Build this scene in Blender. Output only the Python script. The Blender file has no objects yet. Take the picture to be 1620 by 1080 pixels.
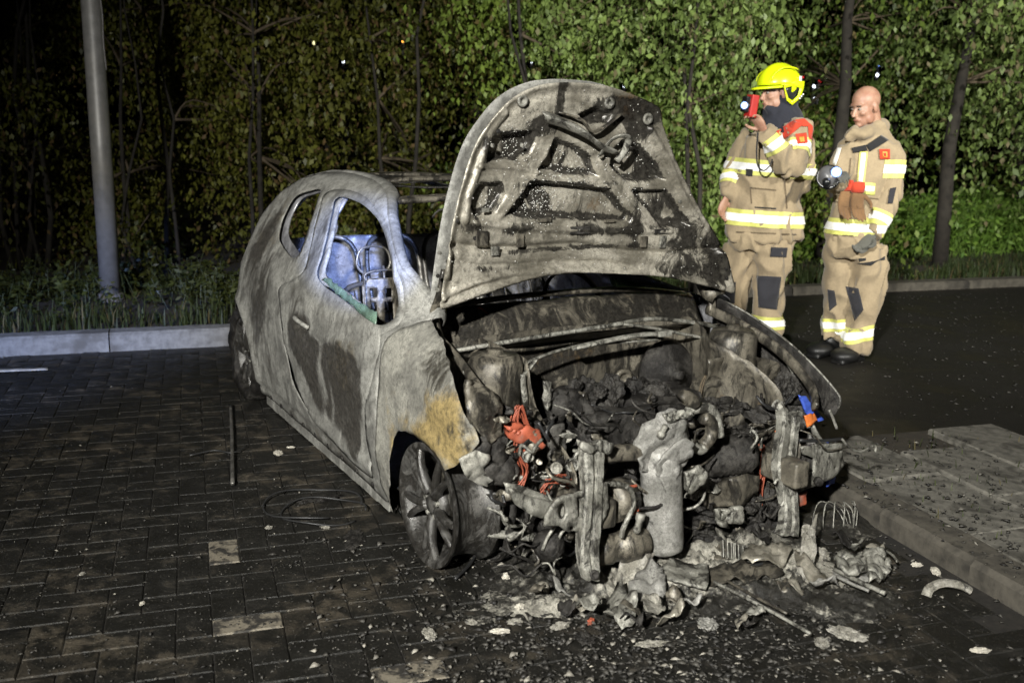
import bpy, bmesh, math, random
import numpy as np
from mathutils import Vector, Matrix, noise
from mathutils.bvhtree import BVHTree
from mathutils.geometry import delaunay_2d_cdt
random.seed(7); rng = np.random.default_rng(7)
scene = bpy.context.scene
R = math.radians

# ------------------------------------------------------------------ camera
FPX, EYE_H, PITCH, ROLL = 1610.0, 1.54, R(11.88), 0.0151       # focal length in photo pixels (1620 wide)
cam = bpy.data.cameras.new('camera'); camo = bpy.data.objects.new('camera', cam)
scene.collection.objects.link(camo); scene.camera = camo
cam.sensor_width = 36.0; cam.lens = 36.0 * FPX / 1620.0; cam.clip_start = 0.05; cam.clip_end = 400
camo.location = (0, 0, EYE_H); cam.dof.use_dof = True; cam.dof.focus_distance = 4.1; cam.dof.aperture_fstop = 3.2
camo.rotation_euler = (Matrix.Rotation(R(90) - PITCH, 4, 'X') @ Matrix.Rotation(ROLL, 4, 'Z')).to_euler()

# ------------------------------------------------------------------ world, moon and floodlights of the fire engines
world = bpy.data.worlds.new('World'); scene.world = world; world.use_nodes = True
wn = world.node_tree.nodes; wl = world.node_tree.links
sky = wn.new('ShaderNodeTexSky'); sky.sky_type = 'NISHITA'; sky.sun_disc = False
sky.sun_elevation = R(-4); sky.sun_rotation = R(200)
wl.new(sky.outputs[0], wn['Background'].inputs[0]); wn['Background'].inputs[1].default_value = 0.05

def lamp(name, typ, loc, target, energy, color, size=0.25, cone=None, blend=0.4):
    l = bpy.data.lights.new(name, typ); l.energy = energy; l.color = color
    o = bpy.data.objects.new(name, l); scene.collection.objects.link(o); o.location = loc
    o.rotation_euler = (Vector(target) - Vector(loc)).to_track_quat('-Z', 'Y').to_euler()
    if typ == 'SUN': l.angle = R(0.5)
    else: l.shadow_soft_size = size
    if cone: l.spot_size = R(cone); l.spot_blend = blend
    return o
lamp('moon', 'SUN', (-20, -30, 40), (0, 5, 0), 0.01, (0.8, 0.88, 1.0))
lamp('floodlight', 'SPOT', (-1.7, -3.4, 3.9), (0.6, 5.4, 0.9), 7000, (1.0, 0.985, 0.93), 0.14, 62, 1.0)
lamp('floodlight', 'SPOT', (6.2, -2.2, 4.6), (3.0, 10.0, 1.5), 7600, (1.0, 0.97, 0.88), 0.18, 40, 1.0)
lamp('blue_beacon', 'SPOT', (-3.6, 0.6, 2.0), (-3.1, 7.1, -0.2), 2400, (0.30, 0.45, 1.0), 0.08, 24, 0.9)
# second beacon, behind the camera, shines through the near door window on to the inside of the tailgate
_m = Matrix.Translation((0.446, 3.824, 0)) @ Matrix.Rotation(R(-61.23), 4, 'Z')
lamp('blue_beacon', 'SPOT', _m @ Vector((5.14, -2.86, 1.98)), _m @ Vector((-1.15, -.66, .99)), 9000, (0.34, 0.47, 1.0), 0.05, 4.6, 0.35)

scene.render.engine = 'CYCLES'
scene.cycles.max_bounces = 6; scene.cycles.use_denoising = True
vs = scene.view_settings; vs.view_transform = 'Standard'; vs.look = 'None'; vs.exposure = 0.0; vs.gamma = 1.0

# ------------------------------------------------------------------ photo pixel -> place
Fw = np.array([0, math.cos(PITCH), -math.sin(PITCH)]); U0 = np.array([0, math.sin(PITCH), math.cos(PITCH)]); R0 = np.array([1., 0, 0])
Rt = R0 * math.cos(ROLL) + U0 * math.sin(ROLL); Up = U0 * math.cos(ROLL) - R0 * math.sin(ROLL)
EYE = np.array([0, 0, EYE_H])
CARX, CARY, YAW = 0.446, 3.824, R(-61.23)
cY, sY = math.cos(YAW), math.sin(YAW)
MC = np.array([[cY, sY, 0], [-sY, cY, 0], [0, 0, 1]])
def ray(p): return EYE, Fw + Rt * (p[0] - 810) / FPX - Up * (p[1] - 540) / FPX
def rayc(p):
    e, d = ray(p); return MC @ (e - np.array([CARX, CARY, 0])), MC @ d
def on(p, axis, val, car=True):
    """point of the ray through photo pixel p where coordinate `axis` equals val (car frame or world)"""
    e, d = rayc(p) if car else ray(p)
    a = 'xyz'.index(axis); q = e + d * ((val - e[a]) / d[a]); return Vector(q)
def ground(p, z=0.0): return on(p, 'z', z, False)
def project(w):
    d = np.asarray(w) - EYE; z = d @ Fw
    return 810 + FPX * (d @ Rt) / z, 540 - FPX * (d @ Up) / z, z
def halfwidth(x, z):
    a = np.interp(z, [.0, .07, .15, .3, .5, .65, .75, .82, .9, 1.05, 1.18, 1.25, 1.3], [.78, .80, .835, .86, .865, .855, .835, .805, .765, .69, .61, .54, .44])
    b = np.interp(z, [.0, .15, .3, .5, .62, .7, .77, .82, .86], [.79, .83, .855, .86, .85, .825, .775, .71, .62])
    t = min(1, max(0, (x + .55) / .35)); w = a * (1 - t) + b * t
    w -= .09 * max(0, x - .1) ** 2 / .25; w -= .13 * max(0, -2.45 - x) ** 2 / .3
    return float(w)
def side(p):
    """(x, z) on the near flank of the car under photo pixel p"""
    e, d = rayc(p); prev = None
    for t in np.linspace(2.2, 9, 900):
        q = e + d * t; g = -q[1] - halfwidth(q[0], q[2])
        if prev is not None and prev > 0 >= g: return (q[0], q[2])
        prev = g
    t = min(np.linspace(2.2, 9, 400), key=lambda t: abs(-(e + d * t)[1] - halfwidth((e + d * t)[0], (e + d * t)[2])))
    q = e + d * t; return (q[0], q[2])

# ------------------------------------------------------------------ helpers: objects
def tag(o, label=None, cat=None, group=None, kind=None):
    for k, v in (('label', label), ('category', cat), ('group', group), ('kind', kind)):
        if v: o[k] = v
    return o
def link(o, parent=None):
    scene.collection.objects.link(o)
    if parent: o.parent = parent
    return o
def empty(name, loc=(0, 0, 0), rz=0, **kw):
    o = bpy.data.objects.new(name, None); o.empty_display_size = .1; o.location = loc; o.rotation_euler = (0, 0, rz)
    return tag(link(o), **kw)
def mobj(name, verts, faces, mat, parent=None, smooth=False, **kw):
    me = bpy.data.meshes.new(name); me.from_pydata([tuple(v) for v in verts], [], faces); me.update()
    return fin(name, me, mat, parent, smooth, **kw)
def fin(name, me, mat, parent=None, smooth=False, **kw):
    if mat: me.materials.append(mat)
    if smooth: me.polygons.foreach_set('use_smooth', [True] * len(me.polygons))
    return tag(link(bpy.data.objects.new(name, me), parent), **kw)
def bobj(name, bm, mat, parent=None, smooth=False, **kw):
    bmesh.ops.recalc_face_normals(bm, faces=bm.faces)
    me = bpy.data.meshes.new(name); bm.to_mesh(me); bm.free(); return fin(name, me, mat, parent, smooth, **kw)
def npmesh(name, V, Fq, mat, parent=None, attr=None, smooth=False, **kw):
    """fast mesh from numpy arrays: V (n,3), Fq (m,k)"""
    me = bpy.data.meshes.new(name); n, (m, k) = len(V), Fq.shape
    me.vertices.add(n); me.vertices.foreach_set('co', V.astype(np.float32).ravel())
    me.loops.add(m * k); me.loops.foreach_set('vertex_index', Fq.astype(np.int32).ravel())
    me.polygons.add(m); me.polygons.foreach_set('loop_start', np.arange(0, m * k, k, dtype=np.int32))
    me.update(calc_edges=True); me.validate()
    if attr is not None:
        a = me.color_attributes.new('mask', 'FLOAT_COLOR', 'POINT'); c = np.ones((n, 4), np.float32); c[:, :attr.shape[1]] = attr
        a.data.foreach_set('color', c.ravel())
    return fin(name, me, mat, parent, smooth, **kw)

# ------------------------------------------------------------------ helpers: shapes (added to a bmesh)
def frame_for(d):
    d = d.normalized(); a = Vector((0, 0, 1)) if abs(d.z) < .9 else Vector((1, 0, 0))
    u = d.cross(a).normalized(); return u, d.cross(u).normalized()
def tube(bm, pts, r, n=8, cap=True, flat=1.0, up=None):
    pts = [Vector(p) for p in pts]; rs = r if isinstance(r, (list, tuple)) else [r] * len(pts); rings = []; u = None
    for i, p in enumerate(pts):
        d = (pts[min(i + 1, len(pts) - 1)] - pts[max(i - 1, 0)])
        if d.length < 1e-9: d = Vector((0, 0, 1))
        d.normalize()
        if u is None:
            u = frame_for(d)[0] if up is None else Vector(up)
        u = (u - d * u.dot(d)); u = u.normalized() if u.length > 1e-6 else frame_for(d)[0]
        w = d.cross(u)
        rings.append([bm.verts.new(p + (u * math.cos(2 * math.pi * k / n) + w * (flat * math.sin(2 * math.pi * k / n))) * rs[i]) for k in range(n)])
    for a, b in zip(rings, rings[1:]):
        for k in range(n): bm.faces.new((a[k], a[(k + 1) % n], b[(k + 1) % n], b[k]))
    if cap: bm.faces.new(rings[0][::-1]); bm.faces.new(rings[-1])
def smoothpts(pts, k=4):
    P = [Vector(p) for p in pts]; out = []
    for i in range(len(P) - 1):
        a, b, c, d = P[max(i - 1, 0)], P[i], P[i + 1], P[min(i + 2, len(P) - 1)]
        for j in range(k):
            t = j / k
            out.append(.5 * ((2 * b) + (c - a) * t + (2 * a - 5 * b + 4 * c - d) * t * t + (3 * b - a - 3 * c + d) * t ** 3))
    return out + [P[-1]]
def box(bm, c, s, rot=None, bevel=0.0, taper=1.0):
    M = Matrix.Translation(Vector(c)) @ (rot.to_4x4() if rot else Matrix.Identity(4))
    vs_ = []
    for z in (-.5, .5):
        for y in (-.5, .5):
            for x in (-.5, .5):
                k = taper if z > 0 else 1.0
                vs_.append(bm.verts.new(M @ Vector((x * s[0] * k, y * s[1] * k, z * s[2]))))
    fs = [bm.faces.new([vs_[i] for i in q]) for q in ((0, 2, 3, 1), (4, 5, 7, 6), (0, 1, 5, 4), (2, 6, 7, 3), (0, 4, 6, 2), (1, 3, 7, 5))]
    if bevel:
        bmesh.ops.bevel(bm, geom=list({e for f in fs for e in f.edges}), offset=bevel, segments=2, affect='EDGES', profile=.6)
def lathe(bm, prof, origin, axis, n=32, caps=True):
    """prof: list of (radius, distance along axis)"""
    axis = Vector(axis).normalized(); u, w = frame_for(axis); o = Vector(origin); rings = []
    for r, h in prof:
        if r < 1e-5: rings.append([bm.verts.new(o + axis * h)])
        else: rings.append([bm.verts.new(o + axis * h + (u * math.cos(2 * math.pi * k / n) + w * math.sin(2 * math.pi * k / n)) * r) for k in range(n)])
    for a, b in zip(rings, rings[1:]):
        for k in range(n):
            k2 = (k + 1) % n
            if len(a) == 1 and len(b) == 1: continue
            if len(a) == 1: bm.faces.new((a[0], b[k2], b[k]))
            elif len(b) == 1: bm.faces.new((a[k], a[k2], b[0]))
            else: bm.faces.new((a[k], a[k2], b[k2], b[k]))
    if caps:
        for rg, rev in ((rings[0], True), (rings[-1], False)):
            if len(rg) > 1: bm.faces.new(rg[::-1] if rev else rg)
def ball(bm, c, r, sub=2, amp=0.0, freq=4.0, seed=0.0, rot=None):
    rv = Vector(r) if hasattr(r, '__len__') else Vector((r, r, r))
    g = bmesh.ops.create_icosphere(bm, subdivisions=sub, radius=1.0)
    for v in g['verts']:
        n = v.co.copy(); k = 1 + amp * noise.fractal(n * freq + Vector((seed, seed * 1.7, 0)), 1.0, 2.0, 4) if amp else 1
        q = Vector((n.x * rv.x, n.y * rv.y, n.z * rv.z)) * k
        if rot: q = rot @ q
        v.co = q + Vector(c)
def inpoly(P, poly):
    """P (n,2) -> bool"""
    x, y = P[:, 0], P[:, 1]; r = np.zeros(len(P), bool); q = np.asarray(poly); j = len(q) - 1
    for i in range(len(q)):
        xi, yi, xj, yj = q[i, 0], q[i, 1], q[j, 0], q[j, 1]
        c = ((yi > y) != (yj > y)) & (x < (xj - xi) * (y - yi) / (yj - yi + 1e-12) + xi); r ^= c; j = i
    return r
def polydist(P, poly):
    """unsigned distance of points to a closed polygon's edges"""
    q = np.asarray(poly, float); best = np.full(len(P), 1e9)
    for a, b in zip(q, np.roll(q, -1, 0)):
        ab = b - a; t = np.clip(((P - a) @ ab) / (ab @ ab + 1e-12), 0, 1)
        best = np.minimum(best, np.linalg.norm(P - (a + t[:, None] * ab), axis=1))
    return best
def sdpoly(P, poly): return np.where(inpoly(P, poly), -1, 1) * polydist(P, poly)
def sstep(x, a, b):
    t = np.clip((np.asarray(x, float) - a) / (b - a), 0, 1); return t * t * (3 - 2 * t)
def resample(poly, sp, closed=True, smooth=True):
    P = [Vector((*p, 0)) for p in poly]
    if smooth:
        n = len(P); out = []
        for i in range(n if closed else n - 1):
            a, b, c, d = (P[(i - 1) % n], P[i], P[(i + 1) % n], P[(i + 2) % n]) if closed else (P[max(i - 1, 0)], P[i], P[i + 1], P[min(i + 2, n - 1)])
            for j in range(6):
                t = j / 6; out.append(.5 * ((2 * b) + (c - a) * t + (2 * a - 5 * b + 4 * c - d) * t * t + (3 * b - a - 3 * c + d) * t ** 3))
        P = out + ([] if closed else [P[-1]])
    res = []; n = len(P)
    for i in range(n if closed else n - 1):
        a, b = P[i], P[(i + 1) % n]; k = max(1, round((b - a).length / sp))
        res += [((a + (b - a) * (j / k)).x, (a + (b - a) * (j / k)).y) for j in range(k)]
    if not closed: res.append((P[-1].x, P[-1].y))
    # drop near-duplicates
    o = [res[0]]
    for p in res[1:]:
        if math.dist(p, o[-1]) > sp * .4: o.append(p)
    if closed and math.dist(o[0], o[-1]) < sp * .4: o.pop()
    return o
def panel(name, outline, mapf, mat, parent=None, holes=(), sp=.03, thick=.002, maskf=None, smooth_outline=True, jag=0.0, smooth=True, offset=1.0, flip=False, **kw):
    """sheet-metal panel: triangulated outline with holes, bent by mapf(u, v) -> (x, y, z)"""
    ol = resample(outline, sp, smooth=smooth_outline); hl = [resample(h, sp, smooth=smooth_outline) for h in holes]
    if jag:
        ol = [(x + jag * noise.noise(Vector((x * 23, y * 23, 3))), y + jag * noise.noise(Vector((x * 23, y * 23, 9)))) for x, y in ol]
    A = np.array(ol); lo, hi = A.min(0), A.max(0)
    gx, gy = np.meshgrid(np.arange(lo[0], hi[0], sp), np.arange(lo[1], hi[1], sp * .87)); gx = gx + (np.arange(gx.shape[0])[:, None] % 2) * sp * .5
    G = np.stack([gx.ravel(), gy.ravel()], 1)
    ok = inpoly(G, ol) & (polydist(G, ol) > sp * .55)
    for h in hl: ok &= ~inpoly(G, h) & (polydist(G, h) > sp * .55)
    pts = [Vector(p) for p in ol]; ed = [(i, (i + 1) % len(ol)) for i in range(len(ol))]
    for h in hl:
        k = len(pts); pts += [Vector(p) for p in h]; ed += [(k + i, k + (i + 1) % len(h)) for i in range(len(h))]
    pts += [Vector(p) for p in G[ok]]
    v, e, f, *_ = delaunay_2d_cdt(pts, ed, [], 0, 1e-5)
    V2 = np.array([(p.x, p.y) for p in v]); f = [t for t in f if len(t) == 3]
    cen = np.array([V2[list(t)].mean(0) for t in f]); keep = inpoly(cen, ol)
    for h in hl: keep &= ~inpoly(cen, h)
    f = [tuple(t) if not flip else tuple(t)[::-1] for t, k in zip(f, keep) if k]
    V = np.array([mapf(x, y) for x, y in V2], float)
    used = sorted({i for t in f for i in t}); rm = {j: i for i, j in enumerate(used)}
    V = V[used]; V2 = V2[used]; f = np.array([[rm[i] for i in t] for t in f])
    m = np.asarray(maskf(V2)) if maskf else None
    o = npmesh(name, V, f, mat, parent, m, smooth, **kw)
    if thick:
        s = o.modifiers.new('Solidify', 'SOLIDIFY'); s.thickness = thick; s.offset = offset
    return o
def vnoise(P, f, seed=0.0, oct=4):
    """fractal noise for (n,2) points, about -1..1"""
    return np.array([noise.fractal(Vector((p[0] * f, p[1] * f, seed)), 1.0, 2.0, oct) for p in P])

# ------------------------------------------------------------------ procedural materials
class NT:
    def __init__(s, name):
        s.m = bpy.data.materials.new(name); s.m.use_nodes = True; s.t = s.m.node_tree; s.n = s.t.nodes; s.b = s.n['Principled BSDF']
        s.co = s.n.new('ShaderNodeTexCoord').outputs['Object']
    def lk(s, a, b): s.t.links.new(a, b)
    def put(s, sock, v):
        if hasattr(v, 'node'): s.lk(v, sock)
        elif v is not None: sock.default_value = (*v, 1) if hasattr(v, '__len__') and len(v) == 3 and sock.type == 'RGBA' else v
    def noise(s, scale, detail=6, rough=.6, dist=0.0, co=None, stretch=None):
        x = s.n.new('ShaderNodeTexNoise'); x.inputs['Scale'].default_value = scale; x.inputs['Detail'].default_value = detail
        x.inputs['Roughness'].default_value = rough; x.inputs['Distortion'].default_value = dist
        c = co or s.co
        if stretch:
            mp = s.n.new('ShaderNodeMapping'); mp.inputs['Scale'].default_value = stretch; s.lk(c, mp.inputs[0]); c = mp.outputs[0]
        s.lk(c, x.inputs['Vector']); return x.outputs['Fac']
    def voronoi(s, scale, out='Distance', feature='F1'):
        x = s.n.new('ShaderNodeTexVoronoi'); x.feature = feature; x.inputs['Scale'].default_value = scale; s.lk(s.co, x.inputs['Vector']); return x.outputs[out]
    def math(s, op, a, b=None, c=None, clamp=False):
        x = s.n.new('ShaderNodeMath'); x.operation = op; x.use_clamp = clamp; s.put(x.inputs[0], a)
        if b is not None: s.put(x.inputs[1], b)
        if c is not None: s.put(x.inputs[2], c)
        return x.outputs[0]
    def step(s, v, a, b, lo=0.0, hi=1.0):
        x = s.n.new('ShaderNodeMapRange'); x.interpolation_type = 'SMOOTHSTEP'; s.put(x.inputs['Value'], v)
        x.inputs['From Min'].default_value = a; x.inputs['From Max'].default_value = b; x.inputs['To Min'].default_value = lo; x.inputs['To Max'].default_value = hi
        return x.outputs[0]
    def mix(s, f, a, b):
        x = s.n.new('ShaderNodeMix'); x.data_type = 'RGBA'; s.put(x.inputs['Factor'], f); s.put(x.inputs['A'] if False else x.inputs[6], a); s.put(x.inputs[7], b); return x.outputs[2]
    def attr(s, name='mask'):
        x = s.n.new('ShaderNodeAttribute'); x.attribute_name = name; sp = s.n.new('ShaderNodeSeparateColor'); s.lk(x.outputs['Color'], sp.inputs[0]); return sp.outputs
    def bump(s, h, strength=.3, dist=.01, prev=None):
        x = s.n.new('ShaderNodeBump'); x.inputs['Strength'].default_value = strength; x.inputs['Distance'].default_value = dist; s.lk(h, x.inputs['Height'])
        if prev is not None: s.lk(prev, x.inputs['Normal'])
        return x.outputs[0]
    def rand(s): return s.n.new('ShaderNodeObjectInfo').outputs['Random']
    def done(s, col=None, rough=.6, metal=0.0, normal=None, spec=None, **kw):
        s.put(s.b.inputs['Base Color'], col); s.put(s.b.inputs['Roughness'], rough); s.put(s.b.inputs['Metallic'], metal)
        if normal is not None: s.lk(normal, s.b.inputs['Normal'])
        if spec is not None: s.put(s.b.inputs['Specular IOR Level'], spec)
        for k, v in kw.items(): s.put(s.b.inputs[k.replace('_', ' ')], v)
        return s.m
MAT = {}
def burnt(name, base, pale, rust, soot=(.012, .011, .0095), rough=(.45, .8), sc=5.0, auto=(0.0, 0.0), speck=.5, metal=.25, bump=.35, grit=.5, flow=.45, soft=0.0, spec=None):
    """fire-scaled steel: ash greys, rust and soot steered by the point attribute `mask` (soot, rust, pale) and broken up by noise"""
    t = NT(name); mk = t.attr()
    n1 = t.noise(sc, 8, .65, .6); n2 = t.noise(sc * 7, 6, .7); n3 = t.noise(sc * 1.7, 8, .7, .3); n4 = t.noise(sc * 34, 3, .6); n5 = t.noise(sc * 2.2, 10, .74, 1.2, stretch=(1, 1, flow)); n6 = t.noise(sc * 13, 8, .75, .8)
    pf = t.math('ADD', t.step(n1, .40, .62), t.math('MULTIPLY', mk[2], .9), clamp=True)
    c = t.mix(pf, base, pale)
    c = t.mix(t.step(n2, .45, .72, 0, .55), c, tuple(x * .38 for x in base))
    # scale flakes, blisters and streaks at the size of a fingertip and below
    fl = t.voronoi(sc * 9, 'Distance', 'DISTANCE_TO_EDGE')
    c = t.mix(t.math('MULTIPLY', t.step(n6, .46, .64, 0, grit), t.step(n5, .35, .55, .2, 1.0)), c, tuple(x * .2 for x in base)); c = t.mix(t.step(n6, .42, .32, 0, grit * .8), c, tuple(min(.8, x * 1.2) for x in pale))
    c = t.mix(t.math('MULTIPLY', t.step(fl, .05, .0, 0, .5), t.step(n1, .45, .6)), c, tuple(x * .3 for x in base))
    lt = t.step(n4, .36, .28, 0, speck * .6); c = t.mix(lt, c, pale)
    rf = t.step(t.math('ADD', t.math('ADD', mk[1], auto[1]), t.math('MULTIPLY', t.math('SUBTRACT', n3, .5), 1.6)), .28 - soft, .62 + soft)
    c = t.mix(rf, c, t.mix(t.step(n2, .38, .68), rust, tuple(x * .4 for x in rust)))
    sf = t.step(t.math('ADD', t.math('ADD', mk[0], auto[0]), t.math('MULTIPLY', t.math('SUBTRACT', n5, .5), 2.2)), .22 - soft, .50 + soft)
    sd = t.mix(t.step(n6, .4, .66), soot, tuple(x * 3.4 for x in soot)); c = t.mix(t.math('MULTIPLY', sf, t.step(n2, .25, .5, .7, .96)), c, sd)
    sk = t.step(n4, .62, .70, 0, speck); c = t.mix(sk, c, tuple(x * .15 for x in base))
    rr = t.math('SUBTRACT', t.math('ADD', t.math('MULTIPLY', n2, rough[1] - rough[0]), rough[0]), t.math('MULTIPLY', sf, .14))
    h = t.math('ADD', t.math('ADD', t.math('MULTIPLY', n2, .5), t.math('MULTIPLY', n4, .25)), t.math('MULTIPLY', n6, .6))
    nm = t.bump(h, bump, .006); nm = t.bump(n1, bump * .5, .02, nm)
    MAT[name] = t.done(c, rr, metal, nm, spec); return MAT[name]
burnt('scaled_paint', (.145, .142, .128), (.32, .315, .285), (.17, .125, .05), auto=(.02, -.14), bump=.5, metal=.1, soft=.16, soot=(.022, .020, .017))
burnt('hood_steel', (.155, .142, .112), (.44, .41, .34), (.13, .075, .03), rough=(.12, .55), sc=4.5, auto=(.13, .02), metal=.3, bump=.45)
burnt('bay_steel', (.095, .085, .066), (.20, .18, .14), (.10, .062, .025), rough=(.25, .7), sc=6, auto=(.34, .06), metal=.3)
burnt('ash_alloy', (.17, .165, .14), (.40, .39, .34), (.13, .09, .04), rough=(.3, .7), sc=9, auto=(.27, -.05), metal=.35, bump=.6)
burnt('cat_steel', (.20, .195, .175), (.40, .39, .36), (.16, .10, .05), rough=(.4, .75), sc=8, auto=(.10, -.02), metal=.3, speck=.8, bump=.55)
burnt('char', (.011, .010, .009), (.06, .056, .05), (.04, .026, .014), soot=(.006, .0055, .005), rough=(.28, .75), sc=9, auto=(.26, -.1), metal=.0, bump=1.0, spec=.22)
burnt('wheel_alloy', (.06, .058, .054), (.12, .115, .105), (.08, .06, .04), rough=(.3, .6), sc=10, auto=(.40, -.2), metal=.3)
burnt('ash_crust', (.19, .178, .145), (.42, .40, .35), (.20, .14, .08), rough=(.7, .95), sc=14, auto=(.17, -.05), metal=0, bump=1.0)
burnt('heap_ash', (.085, .08, .066), (.40, .38, .32), (.12, .08, .045), soot=(.007, .0065, .0055), rough=(.25, .85), sc=11, auto=(.0, -.1), metal=0, bump=1.0, grit=.7)
burnt('seat_wire', (.10, .095, .085), (.22, .21, .19), (.12, .07, .03), rough=(.25, .55), sc=10, auto=(.1, 0), metal=.5)
burnt('interior_sheet', (.22, .22, .23), (.50, .50, .52), (.10, .07, .04), rough=(.15, .5), sc=4, auto=(.05, -.2), metal=.5)
def plain(name, col, rough=.6, metal=0.0, var=.35, sc=20, bump=.2, dirt=None, **kw):
    t = NT(name); n = t.noise(sc, 6, .65); n2 = t.noise(sc * .23, 4, .6)
    c = t.mix(t.step(n, .3, .75), col, tuple(x * (1 - var) for x in col))
    if dirt: c = t.mix(t.step(n2, .48, .68), c, dirt)
    MAT[name] = t.done(c, t.math('ADD', rough - .08, t.math('MULTIPLY', n2, .16)), metal, t.bump(n, bump, .004), **kw); return MAT[name]
plain('copper_wire', (.30, .075, .04), .5, .2, .4, 60)
plain('melted_red', (.38, .09, .045), .55, .1, .5, 30, .6, (.14, .11, .09))
plain('blue_plastic', (.05, .10, .45), .4, 0, .3, 12, .1)
plain('orange_glass', (.62, .17, .04), .3, 0, .4, 30, .3)
plain('white_ceramic', (.48, .45, .38), .5, 0, .4, 40, .3)
plain('clad_wire', (.02, .02, .02), .5, 0, .4, 30)
plain('galvanised', (.22, .215, .205), .42, .35, .3, 14, .15, (.22, .21, .19))
plain('lamp_sleeve', (.16, .15, .15), .6, .1, .4, 18, .3)
plain('kerb_sooty', (.085, .076, .06), .8, 0, .65, 14, 1.0, (.018, .016, .013))
plain('concrete_kerb', (.20, .195, .18), .8, 0, .45, 22, .5, (.09, .085, .075))
plain('tile_concrete', (.165, .155, .13), .85, 0, .6, 22, 1.0, (.035, .032, .025))
plain('soil', (.035, .028, .018), .95, 0, .5, 12, .8)
plain('bark', (.022, .018, .013), .9, 0, .6, 16, .9, (.03, .026, .02))
plain('twig', (.10, .075, .045), .85, 0, .5, 20, .5)
# fabric, skin and kit of the fire crew
def fabric(name, col, var=.25, rough=.9):
    t = NT(name); w = t.noise(90, 2, .5); n = t.noise(6, 5, .6)
    c = t.mix(t.step(n, .3, .75), col, tuple(x * (1 - var) for x in col)); c = t.mix(t.step(w, .4, .65, 0, .22), c, tuple(x * .5 for x in col))
    MAT[name] = t.done(c, rough, 0, t.bump(n, .25, .02, t.bump(w, .25, .003)), Sheen_Weight=.15); return MAT[name]
fabric('tan_fabric', (.32, .25, .155)); fabric('tan_seam', (.13, .095, .055)); fabric('dark_patch', (.022, .022, .028), .3); fabric('navy_hood', (.014, .016, .026), .3)
fabric('red_fabric', (.52, .05, .018), .25); fabric('leather_glove', (.22, .12, .05), .5); fabric('grey_glove', (.10, .10, .085), .4)
fabric('hivis_yellow', (.62, .62, .16), .12, .6); fabric('silver_tape', (.93, .93, .90), .05, .4); fabric('strap_black', (.012, .012, .013), .2)
plain('boot_black', (.010, .010, .010), .5, 0, .4, 20, .3)
plain('helmet_yellow', (.62, .74, .008), .28, 0, .08, 6, .03)
plain('visor_black', (.012, .013, .014), .25, 0, .3, 12, .05)
plain('badge_gold', (.60, .30, .05), .5, 0, .2, 30)
plain('device_red', (.42, .025, .02), .4, 0, .2, 20)
plain('mask_grey', (.11, .11, .115), .35, 0, .3, 16, .1)
t = NT('skin'); n = t.noise(14, 5, .6); n2 = t.noise(120, 2, .5)
MAT['skin'] = t.done(t.mix(t.step(n, .35, .7), (.38, .225, .155), (.30, .15, .10)), .5, 0, t.bump(n2, .1, .002), Subsurface_Weight=.08, Subsurface_Radius=(.01, .004, .002))
t = NT('water_bead'); MAT['water_bead'] = t.done((.55, .54, .50), .08, 0, None, .8)
t = NT('brow_hair'); MAT['brow_hair'] = t.done((.08, .055, .04), .8)
t = NT('eye_white'); MAT['eye_white'] = t.done((.28, .25, .22), .4)
t = NT('lip'); MAT['lip'] = t.done((.30, .12, .09), .5)
def emit(name, col, k):
    t = NT(name); MAT[name] = t.done(col, .4, 0, Emission_Color=col, Emission_Strength=k)
emit('torch_white', (.75, .82, 1.0), 9.0); emit('lamp_white', (.85, .92, 1.0), 6.0); emit('lamp_orange', (1.0, .45, .06), 4.0); emit('lamp_red', (1.0, .04, .04), 2.5); emit('lamp_warm', (.95, .88, .45), 2.0); emit('lamp_blue', (.2, .35, 1.0), 2.5); emit('halo_blue', (.25, .4, 1.0), 1.6)  # the last one glows in place of the torches' blue halo
# safety glass remains
t = NT('green_glass'); n = t.voronoi(140, 'Distance'); n2 = t.noise(9, 5, .7)
MAT['green_glass'] = t.done(t.mix(t.step(n2, .35, .7), (.34, .52, .40), (.10, .15, .11)), t.step(n2, .35, .7, .12, .6), 0, t.bump(n, .3, .004), Transmission_Weight=.55, IOR=1.5)
# leaves
def leafmat(name, c1, c2, dead=None, gloss=.38):
    t = NT(name); mk = t.attr(); c = t.mix(mk[0], c1, c2)
    if dead: c = t.mix(t.step(mk[1], .86, .9), c, dead)
    MAT[name] = t.done(c, t.math('ADD', gloss, t.math('MULTIPLY', mk[1], .25)), 0, None, .3)
    tr = t.n.new('ShaderNodeBsdfTranslucent'); t.put(tr.inputs[0], t.mix(.5, c, (.16, .22, .03))); ms = t.n.new('ShaderNodeMixShader'); ms.inputs[0].default_value = .25
    t.lk(t.b.outputs[0], ms.inputs[1]); t.lk(tr.outputs[0], ms.inputs[2]); t.lk(ms.outputs[0], t.n['Material Output'].inputs[0])
leafmat('leaf_olive', (.030, .038, .007), (.18, .18, .03), (.13, .085, .035))
leafmat('leaf_green', (.03, .06, .010), (.21, .29, .05), (.14, .11, .04))
leafmat('leaf_pale', (.040, .065, .018), (.27, .37, .10), (.16, .14, .07))
leafmat('leaf_nettle', (.07, .15, .02), (.18, .29, .05))
leafmat('grass_blade', (.016, .024, .007), (.055, .068, .020), (.11, .09, .04), .5)
leafmat('grass_dark', (.020, .032, .010), (.045, .065, .02), (.09, .07, .03), .5)
leafmat('leaf_dim', (.016, .022, .005), (.065, .072, .016), (.09, .06, .025))

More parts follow.
